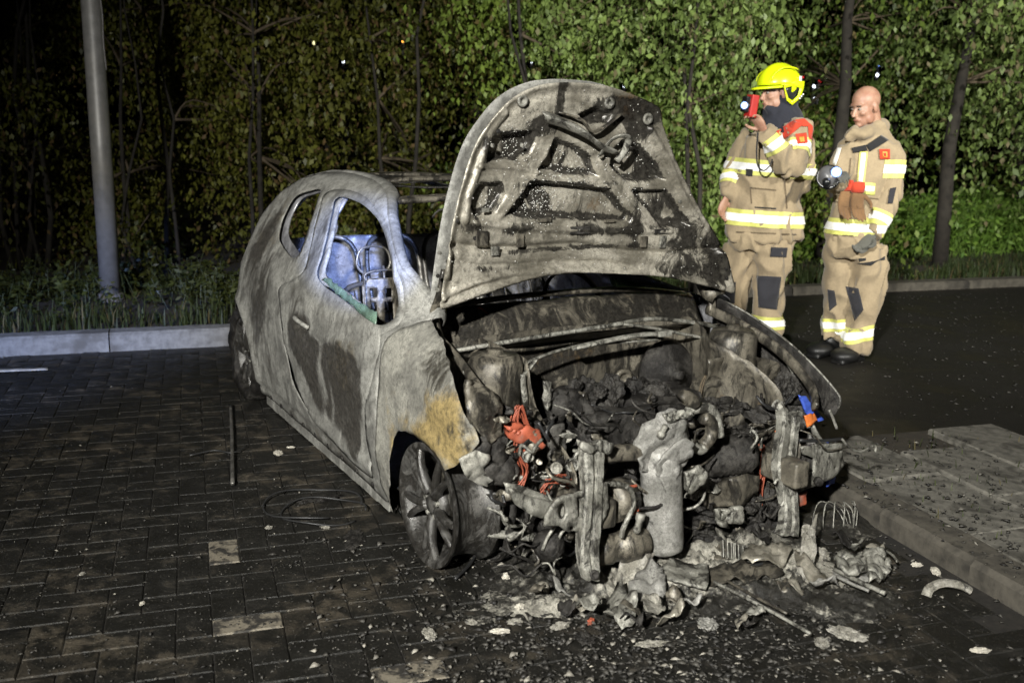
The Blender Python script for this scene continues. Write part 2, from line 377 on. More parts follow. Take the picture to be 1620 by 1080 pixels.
# ------------------------------------------------------------------ the setting
GA = R(17.5); E1 = Vector((math.cos(GA), math.sin(GA), 0)); E2 = Vector((-math.sin(GA), math.cos(GA), 0))
def uvw(u, v, z=0.0): return E1 * u + E2 * v + Vector((0, 0, z))
def w2uv(p): p = Vector((p[0], p[1], 0)); return p.dot(E1), p.dot(E2)
def sheet(name, u0, u1, v0, v1, z, mat, **kw):
    return mobj(name, [uvw(u0, v0, z), uvw(u1, v0, z), uvw(u1, v1, z), uvw(u0, v1, z)], [(0, 1, 2, 3)], mat, kind='structure', **kw)
# paver and asphalt materials work in world space so that soot runs across the joints
def paver(name, byobj):
    t = NT(name); t.co = t.n.new('ShaderNodeNewGeometry').outputs['Position']
    r = t.rand() if byobj else t.attr()[0]
    n1 = t.noise(1.3, 7, .7, .5); n2 = t.noise(9, 7, .72, .3); n3 = t.noise(55, 5, .7); n4 = t.noise(160, 2, .5)
    c = t.mix(r, (.026, .021, .014), (.052, .043, .029)); c = t.mix(t.step(r, .80, .97, 0, .7), c, (.085, .07, .05)); c = t.mix(t.step(n3, .4, .7, 0, .6), c, (.040, .033, .025))
    s = t.step(t.math('ADD', n1, t.math('MULTIPLY', t.math('SUBTRACT', n2, .5), 1.1)), .50, .75)
    c = t.mix(s, t.mix(t.step(n2, .5, .8), (.008, .0075, .006), (.020, .018, .014)), c)
    c = t.mix(t.step(n4, .66, .74, 0, .7), c, (.20, .185, .15))
    MAT[name] = t.done(c, t.step(n2, .3, .7, .38, .75), 0, t.bump(n3, .6, .008, t.bump(n2, .35, .02)), .35); return MAT[name]
paver('sooty_paver', True); paver('sooty_paver_field', False)
t = NT('clean_paver'); t.co = t.n.new('ShaderNodeNewGeometry').outputs['Position']; n = t.noise(60, 6, .7); n2 = t.noise(17, 6, .7, .5)
c = t.mix(n, (.19, .17, .13), (.13, .11, .08)); c = t.mix(t.step(n2, .44, .58), c, (.02, .018, .015)); MAT['clean_paver'] = t.done(c, .7, 0, t.bump(n, .5, .006))
t = NT('wet_asphalt'); t.co = t.n.new('ShaderNodeNewGeometry').outputs['Position']; n = t.noise(120, 4, .6); n2 = t.noise(1.6, 7, .7, .4); n3 = t.noise(14, 6, .7)
c = t.mix(t.step(n, .4, .7), (.010, .009, .0075), (.021, .019, .015)); c = t.mix(t.step(n2, .5, .68, 0, .6), c, (.026, .022, .014)); c = t.mix(t.step(n3, .62, .72, 0, .4), c, (.045, .038, .026))
MAT['wet_asphalt'] = t.done(c, t.step(n2, .35, .7, .75, .5), 0, t.bump(n, .5, .006), .25)

plain('joint_soot', (.022, .019, .015), .8, 0, .6, 30, .8, (.009, .008, .007))
V_KERB, U_KERB, V_KERB2, U_CORNER = 7.32, 2.55, 8.15, 2.3
g = mobj('ground', [(-90, -90, -.12), (90, -90, -.12), (90, 90, -.12), (-90, 90, -.12)], [(0, 1, 2, 3)], MAT['soil'], kind='structure')
parking = sheet('parking_bay', -14, U_KERB + .02, -4, 7.4, -.0065, MAT['joint_soot'])
sheet('road', U_KERB + .12, 20, -4, 8.2, .045, MAT['wet_asphalt'])
mobj('road_edge', [uvw(-14, -4, -.005), uvw(3, -4, -.005), uvw(3, .9, -.005), uvw(-14, .9, -.005)], [(0, 1, 2, 3)], MAT['wet_asphalt'], kind='structure')
# grass verge behind the kerbs: gently uneven
def verge(name, u0, u1, v0, v1, z, sp=.35):
    nu, nv = int((u1 - u0) / sp) + 1, int((v1 - v0) / sp) + 1; V = []; Fq = []
    for j in range(nv):
        for i in range(nu):
            u, v = u0 + i * sp, v0 + j * sp; d = min(1, (v - v0) / .8)
            V.append(uvw(u, v, z + d * (.05 + .07 * noise.noise(Vector((u * .8, v * .8, 2))))))
    for j in range(nv - 1):
        for i in range(nu - 1): a = j * nu + i; Fq.append((a, a + 1, a + nu + 1, a + nu))
    return npmesh(name, np.array([tuple(p) for p in V]), np.array(Fq), MAT['soil'], smooth=True, kind='structure')
verge('verge', -16, U_CORNER, V_KERB + .14, 30, .095); verge('verge', U_CORNER - .3, 24, V_KERB2 + .14, 30, .10)

# pavers in herringbone bond: the nearest ones in view one by one, the rest as one field
def chamfer_box(l, w, h, b):
    bm = bmesh.new(); box(bm, (0, 0, -h / 2), (l, w, h))
    top = [e for e in bm.edges if all(v.co.z > -1e-6 for v in e.verts)]
    bmesh.ops.bevel(bm, geom=top, offset=b, segments=1, affect='EDGES'); bmesh.ops.recalc_face_normals(bm, faces=bm.faces); return bm
CELL = .1075
bm = chamfer_box(.2125, .105, .05, .004); bmesh.ops.triangulate(bm, faces=bm.faces); bme = bpy.data.meshes.new('paver'); bm.to_mesh(bme); bm.free(); bme.materials.append(MAT['sooty_paver'])
bme2 = bme.copy(); bme2.materials.clear(); bme2.materials.append(MAT['clean_paver'])
bricks = []
for i in range(int(-7 / CELL), int(U_KERB / CELL)):
    for j in range(int(.9 / CELL), int(V_KERB / CELL)):
        d = (i - j) % 4
        if d == 0: u, v, a = (i + 1) * CELL, (j + .5) * CELL, 0
        elif d == 3: u, v, a = (i + .5) * CELL, (j + 1) * CELL, R(90)
        else: continue
        if u > U_KERB - .1 or v > V_KERB - .1: continue
        p = uvw(u, v); px, py, z = project(p)
        if z < .3 or not (-140 < px < 1760 and py < 1240): continue
        bricks.append((p, a, px, py, z))
clean_px = [(355, 895), (402, 975), (640, 1050)]
clean = {min(range(len(bricks)), key=lambda k: math.dist(bricks[k][2:4], q)) for q in clean_px}
carinv = Matrix.Rotation(-YAW, 4, 'Z') @ Matrix.Translation((-CARX, -CARY, 0))
def undercar(p):
    q = carinv @ p; return -2.9 < q.x < .55 and -.7 < q.y < .8
vis = [k for k, b in enumerate(bricks) if 0 < b[2] < 1620 and b[3] < 1085 and not undercar(b[0])]
single = set(sorted(vis, key=lambda k: bricks[k][4])[:300 - len(clean)]) | clean
Vb = np.array([v.co for v in bme.vertices]); Tb = np.array([p.vertices for p in bme.polygons])
FV, FF, FA = [], [], []
for k, (p, a, *_r) in enumerate(bricks):
    dz = -.001 + .002 * noise.noise(p * 3) + random.uniform(-.0012, .0012); tilt = (random.uniform(-.008, .008), random.uniform(-.008, .008))
    if k in single:
        o = bpy.data.objects.new('paver', bme2 if k in clean else bme); link(o, parking)
        o.location = (p.x, p.y, dz); o.rotation_euler = (tilt[0], tilt[1], GA + a)
    else:
        M = np.array(Matrix.Rotation(GA + a, 3, 'Z') @ Matrix.Rotation(tilt[0], 3, 'X'))
        FF.append(Tb + len(FV) * len(Vb)); FV.append(Vb @ M.T + np.array([p.x, p.y, dz])); FA.append(np.full((len(Vb), 1), random.random()))
npmesh('paver_field', np.concatenate(FV), np.concatenate(FF), MAT['sooty_paver_field'], parking, np.concatenate(FA), kind='stuff')

# kerbs: stones one by one
def kerb_stone_mesh(l):
    bm = bmesh.new(); prof = [(0, -.12), (0, .105), (.02, .125), (.14, .13), (.15, .12), (.15, -.12)]; n = 9; rings = []
    for i in range(n + 1):
        x = -l / 2 + l * i / n; rings.append([bm.verts.new((x, y + .004 * noise.noise(Vector((x * 5, y * 30, z * 30))), z + (.004 * noise.noise(Vector((x * 6, y * 9, 4))) if z > 0 else 0))) for y, z in prof])
    for a, b in zip(rings, rings[1:]):
        for k in range(len(prof) - 1): bm.faces.new((a[k], a[k + 1], b[k + 1], b[k]))
    bm.faces.new(rings[0]); bm.faces.new(rings[-1][::-1]); bmesh.ops.recalc_face_normals(bm, faces=bm.faces)
    me = bpy.data.meshes.new('kerb_stone'); bm.to_mesh(me); bm.free(); me.materials.append(MAT['concrete_kerb']); return me
kme = kerb_stone_mesh(.992); kme2 = kerb_stone_mesh(.492); kme2.transform(Matrix.Translation((0, 0, -.042)))
def kerb(name, start, ang, n, me, l):
    root = None; d = Vector((math.cos(ang), math.sin(ang), 0))
    for i in range(n):
        p = start + d * (l * (i + .5)); o = bpy.data.objects.new('kerb_stone' if i else name, me); link(o, root)
        if i == 0: root = tag(o, kind='structure'); o.location = p + Vector((0, 0, random.uniform(-.004, .003))); o.rotation_euler = (0, 0, ang)
        else: o.location = (l * i, random.uniform(-.004, .004), random.uniform(-.006, .006))
    return root
k0 = ground((176, 548)); ku = w2uv(k0)[0]
kerb('kerb', uvw(ku - 6, V_KERB), GA, 9, kme, 1.0)
kme3 = kme.copy(); kme3.materials.clear(); kme3.materials.append(MAT['kerb_sooty']); kerb('kerb', uvw(U_CORNER, V_KERB2), GA, 14, kme3, 1.0)
kme2.materials.clear(); kme2.materials.append(MAT['kerb_sooty']); kerb('kerb', uvw(U_KERB, 6.2), GA - R(90), 11, kme2, .5)
# pavement slabs along the right kerb, sunk and tilted a little
pave = sheet('pavement', U_KERB + .14, U_KERB + 1.32, .4, 4.15, .049, MAT['soil'])
bm = chamfer_box(.388, .588, .05, .008); bmesh.ops.subdivide_edges(bm, edges=bm.edges, cuts=1, use_grid_fill=True); tme = bpy.data.meshes.new('slab'); bm.to_mesh(tme); bm.free(); tme.materials.append(MAT['tile_concrete'])
for i in range(3):
    for j in range(6):
        o = bpy.data.objects.new('slab', tme); link(o, pave)
        p = uvw(U_KERB + .152 + .2 + i * .4, 3.8 - (j * .6) - (.3 if i % 2 else 0)); o.location = (p.x, p.y, .078 + random.uniform(-.007, .007))
        o.rotation_euler = (random.uniform(-.02, .02), random.uniform(-.02, .02), GA + random.uniform(-.008, .008))

# ------------------------------------------------------------------ vegetation
def leafquads(P, size, drop=.5, aspect=.55):
    """leaf-shaped quads at points P (n,3); size (n,)"""
    n = len(P); th = rng.uniform(0, 2 * np.pi, n); el = rng.normal(-drop, .55, n)
    d = np.stack([np.cos(th) * np.cos(el), np.sin(th) * np.cos(el), np.sin(el)], 1)
    r = rng.normal(size=(n, 3)); s = np.cross(d, r); s /= np.linalg.norm(s, axis=1)[:, None] + 1e-9
    L = size[:, None]; nrm = np.cross(d, s) * L * .10
    V = np.stack([P, P + d * L * .45 + s * L * aspect * .5 + nrm, P + d * L, P + d * L * .45 - s * L * aspect * .5 + nrm], 1).reshape(-1, 3)
    Fq = np.arange(4 * n).reshape(n, 4); return V, Fq
LAMPS_PX = [((543, 98), 'lamp_white', .035), ((637, 66), 'lamp_orange', .030), ((497, 68), 'lamp_warm', .06), ((988, 136), 'lamp_white', .045), ((841, 99), 'lamp_white', .02), ((1288, 137), 'lamp_white', .05), ((1289, 156), 'lamp_white', .035), ((1297, 128), 'lamp_red', .045), ((1271, 122), 'lamp_red', .025), ((1388, 119), 'lamp_white', .05), ((1390, 103), 'lamp_blue', .04), ((1517, 127), 'lamp_white', .05)]
def gapmask(P, w=1.0):
    """keep small gaps in the foliage where far lamps shine through"""
    q = P - EYE; z = q @ Fw; x = 810 + FPX * (q @ Rt) / z; y = 540 - FPX * (q @ Up) / z; k = np.ones(len(P), bool)
    for (px, py), m, r in LAMPS_PX: k &= np.hypot(x - px, y - py) > 9
    return k
def foliage(blobs, nclump, per, size, spread, drop=.5, twig=.35, shell=.55):
    """clumps of leaves along short drooping twigs spread through ellipsoids (centre, radii)"""
    vol = np.array([b[1][0] * b[1][1] * b[1][2] for b in blobs]); pick = rng.choice(len(blobs), nclump, p=vol / vol.sum())
    C = np.array([b[0] for b in blobs])[pick]; Rr = np.array([b[1] for b in blobs])[pick]
    d = rng.normal(size=(nclump, 3)); d /= np.linalg.norm(d, axis=1)[:, None]; rad = shell + (1.04 - shell) * rng.random(nclump) ** .7
    clump = C + d * Rr * rad[:, None]
    td = d * .5 + rng.normal(size=(nclump, 3)) * .5; td[:, 2] -= drop * .7; td /= np.linalg.norm(td, axis=1)[:, None]
    tt = rng.random((nclump, per, 1)) * twig * rng.uniform(.6, 1.5, (nclump, 1, 1))
    P = clump[:, None, :] + td[:, None, :] * tt + rng.normal(size=(nclump, per, 3)) * spread; P[..., 2] -= tt[..., 0] ** 2 * .5
    P = P.reshape(-1, 3); cb = rng.random(len(blobs)) ** 1.5; cv = np.repeat(np.clip(cb[pick] * .8 + rng.random(nclump) * .35 - .05, 0, 1), per); k = (P[:, 2] > .12) & gapmask(P); P = P[k]; cv = cv[k]
    V, Fq = leafquads(P, size * rng.uniform(.4, 1.45, len(P)), drop)
    a = np.stack([np.clip(cv * .75 + rng.random(len(P)) * .3, 0, 1), rng.random(len(P)), np.zeros(len(P))], 1); return V, Fq, np.repeat(a, 4, 0), clump
def tree(name, label, cat, base, stems, blobs, mat, nclump, per, size=.055, spread=.05, drop=.5, twig=.35, shell=.5, group=None, nbranch=34, lean=.25, rad=.05):
    root = empty(name, base, label=label, cat=cat, group=group); b = Vector(base)
    sub = []
    for c, r in blobs:
        for _ in range(max(3, int(3.6 * r[0] * r[2]) + 1)):
            d = rng.normal(size=3); d /= np.linalg.norm(d); k = rng.random() ** .4; rr = rng.uniform(.14, .42)
            sub.append(((c[0] + d[0] * r[0] * k, c[1] + .5 + d[1] * r[1] * k * 2.0, c[2] + d[2] * r[2] * k), (rr, rr * .8, rr * rng.uniform(.5, .9))))
    blobs0, blobs = blobs, sub
    V, Fq, a, clump = foliage([((c[0] + b.x, c[1] + b.y, c[2]), r) for c, r in blobs], nclump, per, size, spread, drop, twig, shell)
    npmesh('crown', V - np.array(b), Fq, MAT[mat], root, a); blobs = blobs0
    top = max(c[2] + r[2] * .5 for c, r in blobs); bm = bmesh.new(); tips = []
    for s in range(stems):
        x0, y0 = (random.uniform(-.3, .3), random.uniform(-.2, .2)) if stems > 1 else (0, 0); lx, ly = random.uniform(-lean, lean), random.uniform(-lean, lean)
        pts = [Vector((x0 + lx * t * top * .5 + .20 * noise.noise(Vector((t * 3, s, b.x * 7))), y0 + ly * t * top * .5 + .15 * noise.noise(Vector((t * 3, s + 9, b.x * 7))), t * top)) for t in (0, .15, .3, .45, .6, .75, .9, 1)]
        r0 = rad * random.uniform(.7, 1.3); tube(bm, pts, [r0 * (1.25 - k * .14) for k in range(8)], 8); tips += pts[2:]
    bobj('trunk', bm, MAT['bark'], root, True)
    for k in range(nbranch):
        q = Vector(clump[rng.integers(len(clump))]) - b; st = min(tips, key=lambda p: (p - q).length + random.random() * .4)
        mid = (st + q) / 2 + Vector((random.uniform(-.15, .15), random.uniform(-.15, .15), random.uniform(0, .2)))
        bm = bmesh.new(); tube(bm, smoothpts([st, mid, q], 4), [max(.004, .016 * (1 - i / 9)) for i in range(9)], 5); bobj('branch', bm, MAT['twig'], root, True)
    return root
GT = 'trees and shrubs behind the kerb'
# (px column, distance, label ...): dense belt from left to right
def at(px, Y): return ((px - 810) / FPX * (Y / .98), Y)
S = [
 ('shrub', 'dark twiggy shrub with bare upright stems at left edge', 'shrub', 60, 9.6, 5, [((-.2, .4, 1.7), (1.3, .8, 1.7)), ((-.8, .6, 3.2), (1.2, .9, 1.0))], 'leaf_olive', 620, 15, .05),
 ('shrub', 'olive leafy shrub growing directly behind the lamp post', 'shrub', 250, 9.7, 4, [((0, .3, 1.0), (1.0, .7, .95)), ((.2, .5, 2.6), (1.1, .8, 1.3))], 'leaf_olive', 1050, 17, .052),
 ('tree', 'olive small leaved tree with drooping twigs right of the lamp post', 'tree', 440, 9.8, 2, [((0, .3, 2.2), (1.0, .75, 1.3)), ((.1, .4, 1.0), (.85, .6, .9)), ((-.3, .6, 3.3), (1.2, .9, .9))], 'leaf_olive', 1400, 17, .055),
 ('tree', 'small leaved tree with pale twigs rising behind the car roof', 'tree', 640, 9.9, 2, [((0, .3, 2.0), (.9, .7, 1.2)), ((.1, .4, .9), (.9, .6, .85)), ((0, .6, 3.3), (1.1, .8, .9))], 'leaf_olive', 1450, 17, .055),
 ('tree', 'bright small leaved tree behind the top of the open hood', 'tree', 850, 9.5, 2, [((0, .2, 2.3), (.95, .7, 1.05)), ((.1, .4, 1.0), (.8, .6, .9)), ((.2, .5, 3.3), (1.1, .8, .9))], 'leaf_green', 1500, 17, .055),
 ('tree', 'pale green leafy tree left of the helmeted firefighter', 'tree', 1055, 9.2, 2, [((0, .2, 2.3), (.85, .65, 1.05)), ((.1, .2, 1.2), (.65, .5, .8)), ((.1, .5, 3.2), (1.1, .8, .9))], 'leaf_pale', 1500, 17, .06),
 ('tree', 'dark green tree behind and between the two firefighters', 'tree', 1290, 11.0, 1, [((0, .3, 2.6), (1.2, .9, 1.0)), ((.1, .3, 1.5), (.9, .6, .75)), ((.3, .8, 3.8), (1.4, 1, .9))], 'leaf_green', 900, 16, .065),
 ('tree', 'broad tree with dark trunk and hanging crown at right edge', 'tree', 1470, 10.8, 1, [((.5, -.1, 2.6), (1.1, .8, .75)), ((-.3, .3, 3.0), (1.0, .8, .8)), ((1.4, .2, 2.7), (.9, .7, 1.0)), ((.6, .6, 3.9), (1.6, 1, .9))], 'leaf_pale', 1250, 16, .065),
]
for nm, lb, ct, px, Y, st, bl, mt, nc, per, sz in S:
    x, y = at(px, Y); tree(nm, lb, ct, (x, y, .1), st, bl, mt, int(nc * .42), int(per * 2.6), sz * 1.08, .05, drop=.95, twig=.75,  group=GT, rad=.085 if st == 1 else .019, lean=.16 if st == 1 else .25)
for px, Y, mt, lb in ((120, 12.5, 'leaf_olive', 'farther dark tree behind the twiggy shrub at left'), (520, 12.8, 'leaf_olive', 'farther dark tree seen above the rear of the car'), (760, 12.6, 'leaf_green', 'farther dark tree seen left of the hood top'), (1150, 13.0, 'leaf_green', 'farther dark tree behind the helmeted firefighter'), (1390, 13.5, 'leaf_green', 'farther dark tree above the bald firefighter'), (1590, 13.2, 'leaf_green', 'farther dark tree behind the right edge tree')):
    x, y = at(px, Y); tree('tree', lb, 'tree', (x, y, .1), 1, [((0, .3, 2.9), (1.6, .9, 1.6)), ((.1, .4, 1.2), (1.1, .7, 1.0))], mt, 130, 15, .085, .08, group='farther trees of the dark wood', nbranch=10, rad=.07, lean=.15)

# nettles and long grass at right, lawn strip, rough grass at left: uncountable
def weeds(name, label, cat, poly_uv, n, hgt, mat, size, z0=.14, per=9):
    P2 = np.array([[rng.uniform(poly_uv[0], poly_uv[1]), rng.uniform(poly_uv[2], poly_uv[3])] for _ in range(n)])
    bp = w2uv(ground((177, 487), .11)); P2 = P2[~((np.hypot((P2[:, 0] - bp[0]) / .6, (P2[:, 1] - bp[1] + .35) / .7) < 1) & (rng.random(len(P2)) < .85))]; n = len(P2)
    h = hgt * rng.uniform(.5, 1.1, n) * (0.75 + .35 * np.array([noise.noise(Vector((a * 1.3, b * 1.3, 5))) for a, b in P2]))
    base = P2[:, :1] * np.array(E1)[None] + P2[:, 1:] * np.array(E2)[None]; base[:, 2] = z0
    t = rng.random((n, per, 1)) ** .7; lean = rng.normal(size=(n, 1, 3)) * .16; lean[..., 2] = 0
    P = base[:, None] + np.array([0, 0, 1.]) * t * h[:, None, None] + lean * t * h[:, None, None] * 2 + rng.normal(size=(n, per, 3)) * .025
    P = P.reshape(-1, 3); V, Fq = leafquads(P, size * rng.uniform(.5, 1.3, len(P)), .15, .42)
    # stems
    sv = np.stack([base + [-.003, 0, 0], base + [.003, 0, 0], base + [.002, 0, 0] + np.array([0, 0, 1.]) * h[:, None] + lean[:, 0] * h[:, None] * 2, base + [-.002, 0, 0] + np.array([0, 0, 1.]) * h[:, None] + lean[:, 0] * h[:, None] * 2], 1).reshape(-1, 3)
    Fs = np.arange(4 * n).reshape(n, 4) + len(V); a = np.repeat(np.stack([rng.random(len(P)), rng.random(len(P)) * .8, np.zeros(len(P))], 1), 4, 0)
    return npmesh(name, np.concatenate([V, sv]), np.concatenate([Fq, Fs]), MAT[mat], None, np.concatenate([a, np.full((4 * n, 3), .5)]), label=label, cat=cat, kind='stuff')
def grass(name, label, u0, u1, v0, v1, n, h, mat, w=.006, z0=.10, dens=None):
    P2 = np.stack([rng.uniform(u0, u1, n), rng.uniform(v0, v1, n)], 1)
    cl = np.array([noise.noise(Vector((a * 2.3, b * 2.3, 8))) for a, b in P2]); k = cl > -.35 + .4 * rng.random(n) - .25; bp = w2uv(ground((177, 487), .11));  P2 = P2[k]; cl = cl[k]; n = len(P2)
    base = P2[:, :1] * np.array(E1)[None] + P2[:, 1:] * np.array(E2)[None]; base[:, 2] = z0
    hh = h * rng.uniform(.35, 1.25, n) * (1 + .8 * cl); th = rng.uniform(0, 2 * np.pi, n); d = np.stack([np.cos(th), np.sin(th), np.zeros(n)], 1); s = np.stack([-np.sin(th), np.cos(th), np.zeros(n)], 1)
    bend = rng.uniform(.1, .7, n)[:, None]; up = np.array([0, 0, 1.]); H = hh[:, None]
    V = np.stack([base - s * w, base + s * w, base + d * bend * H * .3 + up * H * .6 + s * w * .7, base + d * bend * H * .3 + up * H * .6 - s * w * .7, base + d * bend * H * .9 + up * H * .95], 1).reshape(-1, 3)
    i = np.arange(n)[:, None] * 5; F4 = np.concatenate([i + np.array([[0, 1, 2, 3]]), i + np.array([[3, 2, 4, 4]])]); 
    T = np.concatenate([F4[:, [0, 1, 2]], F4[:, [0, 2, 3]]]); T = T[(T[:, 0] != T[:, 1]) & (T[:, 1] != T[:, 2])]
    a = np.repeat(np.stack([rng.random(n), rng.random(n), np.zeros(n)], 1), 5, 0)
    return npmesh(name, V, T, MAT[mat], None, a, label=label, cat='grass', kind='stuff')
weeds('nettle_patch', 'bright green nettles and weeds behind the firefighters', 'weeds', (3.6, 11.0, 9.5, 11.2), 3400, .85, 'leaf_nettle', .085)
weeds('nettle_patch', 'low weeds and ivy under the trees behind the left kerb', 'weeds', (-6, 3.6, 7.7, 9.4), 2600, .34, 'leaf_dim', .06)
grass('lawn', 'dark short grass strip behind the far kerb', 2.2, 11.5, V_KERB2 + .16, 10.2, 26000, .12, 'grass_dark')
grass('long_grass', 'rough tufted grass round the foot of the lamp post', -6.5, 2.5, V_KERB + .16, 9.0, 9000, .13, 'grass_blade')
grass('joint_weeds', 'dry weeds growing in the pavement joints by the kerb', U_KERB + .1, U_KERB + 1.3, 1.0, 4.1, 500, .04, 'grass_blade', .0025, .07)

# lamp post
b = ground((177, 487), .11); lp = empty('lamp_post', b, label='tall grey metal lamp post standing in the grass verge', cat='lamp post')
bm = bmesh.new(); lathe(bm, [(.098, -.1), (.098, .11), (.088, .12), (.0, .121)], (0, 0, 0), (0, 0, 1), 28); bobj('base_sleeve', bm, MAT['lamp_sleeve'], lp, True)
bm = bmesh.new(); lathe(bm, [(.078, .0), (.076, 1.2), (.074, 2.25), (.078, 2.26), (.078, 2.34), (.073, 2.36), (.06, 5.4), (.0, 5.41)], (0, 0, .10), (0, 0, 1), 28); bobj('shaft', bm, MAT['galvanised'], lp, True)
bm = bmesh.new(); tube(bm, smoothpts([(.075, -.03, 2.35), (.088, -.03, 2.2), (.085, -.035, 2.0), (.092, -.03, 1.8)], 5), .012, 6, flat=.4); bobj('peeling_sticker', bm, MAT['lamp_sleeve'], lp, True)
bm = bmesh.new(); tube(bm, smoothpts([(0, 0, 5.4), (0, -.1, 5.8), (0, -.6, 5.95)], 5), .03, 8); bobj('arm', bm, MAT['galvanised'], lp, True)
bm = bmesh.new(); box(bm, (0, -.85, 5.96), (.24, .55, .10), bevel=.03, taper=.7); bobj('lamp_head', bm, MAT['mask_grey'], lp)
# far lamps beyond the wood
for k, ((px, py), m, r) in enumerate(LAMPS_PX):
    Y = 24.0; p = on((px, py), 'y', Y, False); rr = r * .6
    names = {'lamp_white': 'white', 'lamp_orange': 'orange', 'lamp_warm': 'yellowish', 'lamp_red': 'red', 'lamp_blue': 'bluish'}
    where = ['above the car roof, left of the orange one', 'above the car roof', 'high at left beyond the trees', 'just above the right part of the hood edge', 'faint, above the left part of the hood edge', 'right of the yellow helmet, upper of two', 'right of the yellow helmet, lower of two', 'right of the yellow helmet, the wider one', 'right of the yellow helmet, the smaller one', 'right above the bald firefighter', 'topmost above the bald firefighter', 'far right above the nettles'][k]
    o = empty('distant_lamp', (p.x, p.y, 0), label=f'tiny {names[m]} lamp shining through leaves {where}', cat='lamp', group='far lamps beyond the wood')
    bm = bmesh.new(); ball(bm, (0, 0, p.z), (rr, rr, rr * 1.2), 2); bobj('bulb', bm, MAT[m], o, True)
    bm = bmesh.new(); tube(bm, [(0, .05, 0), (0, .05, p.z + rr)], .03, 6); bobj('post', bm, MAT['galvanised'], o)

# ------------------------------------------------------------------ the burnt car (local frame: x forward from the front axle, y to its left, z up)
car = empty('burnt_car', (CARX, CARY, 0), YAW, label='burnt out three door hatchback with open hood and stripped front', cat='car')
def part(name, bm, mat, parent=None, smooth=True, **kw): return bobj(name, bm, MAT[mat], parent or car, smooth, **kw)
def flank(x, z, off=0.0, s=-1): return (x, s * (halfwidth(x, z) + off), z)
SP = lambda L: [side(p) for p in L]
win = SP([(504, 440), (510, 402), (518, 365), (525, 335), (533, 313), (551, 313), (582, 329), (604, 357), (618, 407), (629, 452), (632, 488), (622, 506), (592, 512), (545, 474)])
doorframe = SP([(442, 455), (479, 432), (489, 395), (507, 332), (520, 303), (551, 299), (584, 313), (609, 345), (622, 385), (636, 440), (643, 480), (634, 512), (604, 530)])
quarter = [(-1.89, 1.20), (-2.12, 1.192), (-2.24, 1.15), (-2.245, 1.07), (-2.21, 1.0), (-2.137, .945), (-1.964, .908), (-1.77, .893), (-1.755, .985)]
door_low = SP([(604, 530), (600, 560), (590, 600), (580, 650), (582, 700), (590, 755), (560, 735), (520, 690), (485, 648), (462, 606), (449, 540), (444, 490)])
door_out = doorframe + door_low[0:]
# outline of the flank behind the fender
body = [(-.27, .835), (-.43, .945), (-.72, 1.075), (-1.05, 1.225), (-1.3, 1.272), (-1.65, 1.295), (-2.05, 1.30), (-2.30, 1.272), (-2.47, 1.19), (-2.66, 1.05), (-2.83, .90), (-3.0, .80), (-3.08, .68), (-3.10, .52), (-3.05, .38), (-2.95, .30),
        (-2.92, .38), (-2.84, .47), (-2.74, .52), (-2.63, .535), (-2.52, .50), (-2.42, .43), (-2.345, .33), (-2.31, .22), (-2.30, .10), (-2.0, .075), (-1.4, .07), (-.75, .065), (-.50, .055), (-.47, .2), (-.44, .4), (-.43, .6), (-.42, .74)]
dhole = [(a[0], a[1]) for a in door_out]
def inset(poly, d):
    c = np.mean(poly, 0); return [tuple(c + (np.array(p) - c) * (1 - d / max(.05, np.linalg.norm(np.array(p) - c)))) for p in poly]
def blob_mask(P, items):
    """sum of soft ellipses (x, z, rx, rz, value)"""
    m = np.zeros(len(P))
    for x, z, rx, rz, v in items: m += v * np.exp(-(((P[:, 0] - x) / rx) ** 2 + ((P[:, 1] - z) / rz) ** 2))
    return m
def body_mask(P):
    soot = blob_mask(P, [(-2.15, .60, .15, .25, .6), (-2.42, .88, .16, .16, .7), (-2.0, .3, .1, .2, .3), (-1.95, .98, .12, .05, .4), (-1.75, .95, .10, .12, .35), (-2.6, .62, .25, .10, .25), (-1.2, .09, .9, .035, .45), (-2.9, .5, .2, .2, .35), (-2.35, 1.02, .05, .2, .3)]) + .12 * vnoise(P, 2.5, 1)
    rust = blob_mask(P, [(-2.35, .95, .22, .14, .5), (-2.3, 1.15, .3, .08, .3), (-1.2, .12, .5, .05, .25)])
    pale = blob_mask(P, [(-2.1, .35, .2, .3, .5), (-1.0, 1.2, .5, .08, .5), (-.5, .85, .2, .25, .35), (-2.0, 1.27, .6, .05, .4)])
    return np.stack([soot, rust, pale], 1)
def door_mask(P):
    n = vnoise(P, 3.0, 4)
    big = -sdpoly(P, [(-1.60, .60), (-1.45, .66), (-1.05, .62), (-.72, .66), (-.62, .60), (-.60, .45), (-.66, .25), (-.72, .16), (-.95, .22), (-1.15, .26), (-1.33, .33), (-1.5, .42)]) + .05 * n
    soot = sstep(big, -.03, .05) * .8 + blob_mask(P, [(-1.5, .62, .10, .14, .5), (-.95, .72, .35, .04, .2), (-1.55, 1.0, .05, .2, .3)])
    soot -= blob_mask(P, [(-1.12, .42, .045, .16, .75), (-1.02, .35, .03, .12, .5)])
    rust = blob_mask(P, [(-.8, .56, .2, .14, .55), (-.9, .45, .2, .2, .3), (-1.3, .70, .2, .05, .3)])
    pale = blob_mask(P, [(-1.2, .73, .5, .04, .7), (-.55, .5, .08, .4, .5), (-1.3, .18, .6, .1, .35)])
    return np.stack([np.clip(soot, -.3, 1), rust, pale], 1)
def dent(x, z): return .006 * noise.noise(Vector((x * 2.5, z * 2.5, 3))) + .0025 * noise.noise(Vector((x * 9, z * 9, 5)))
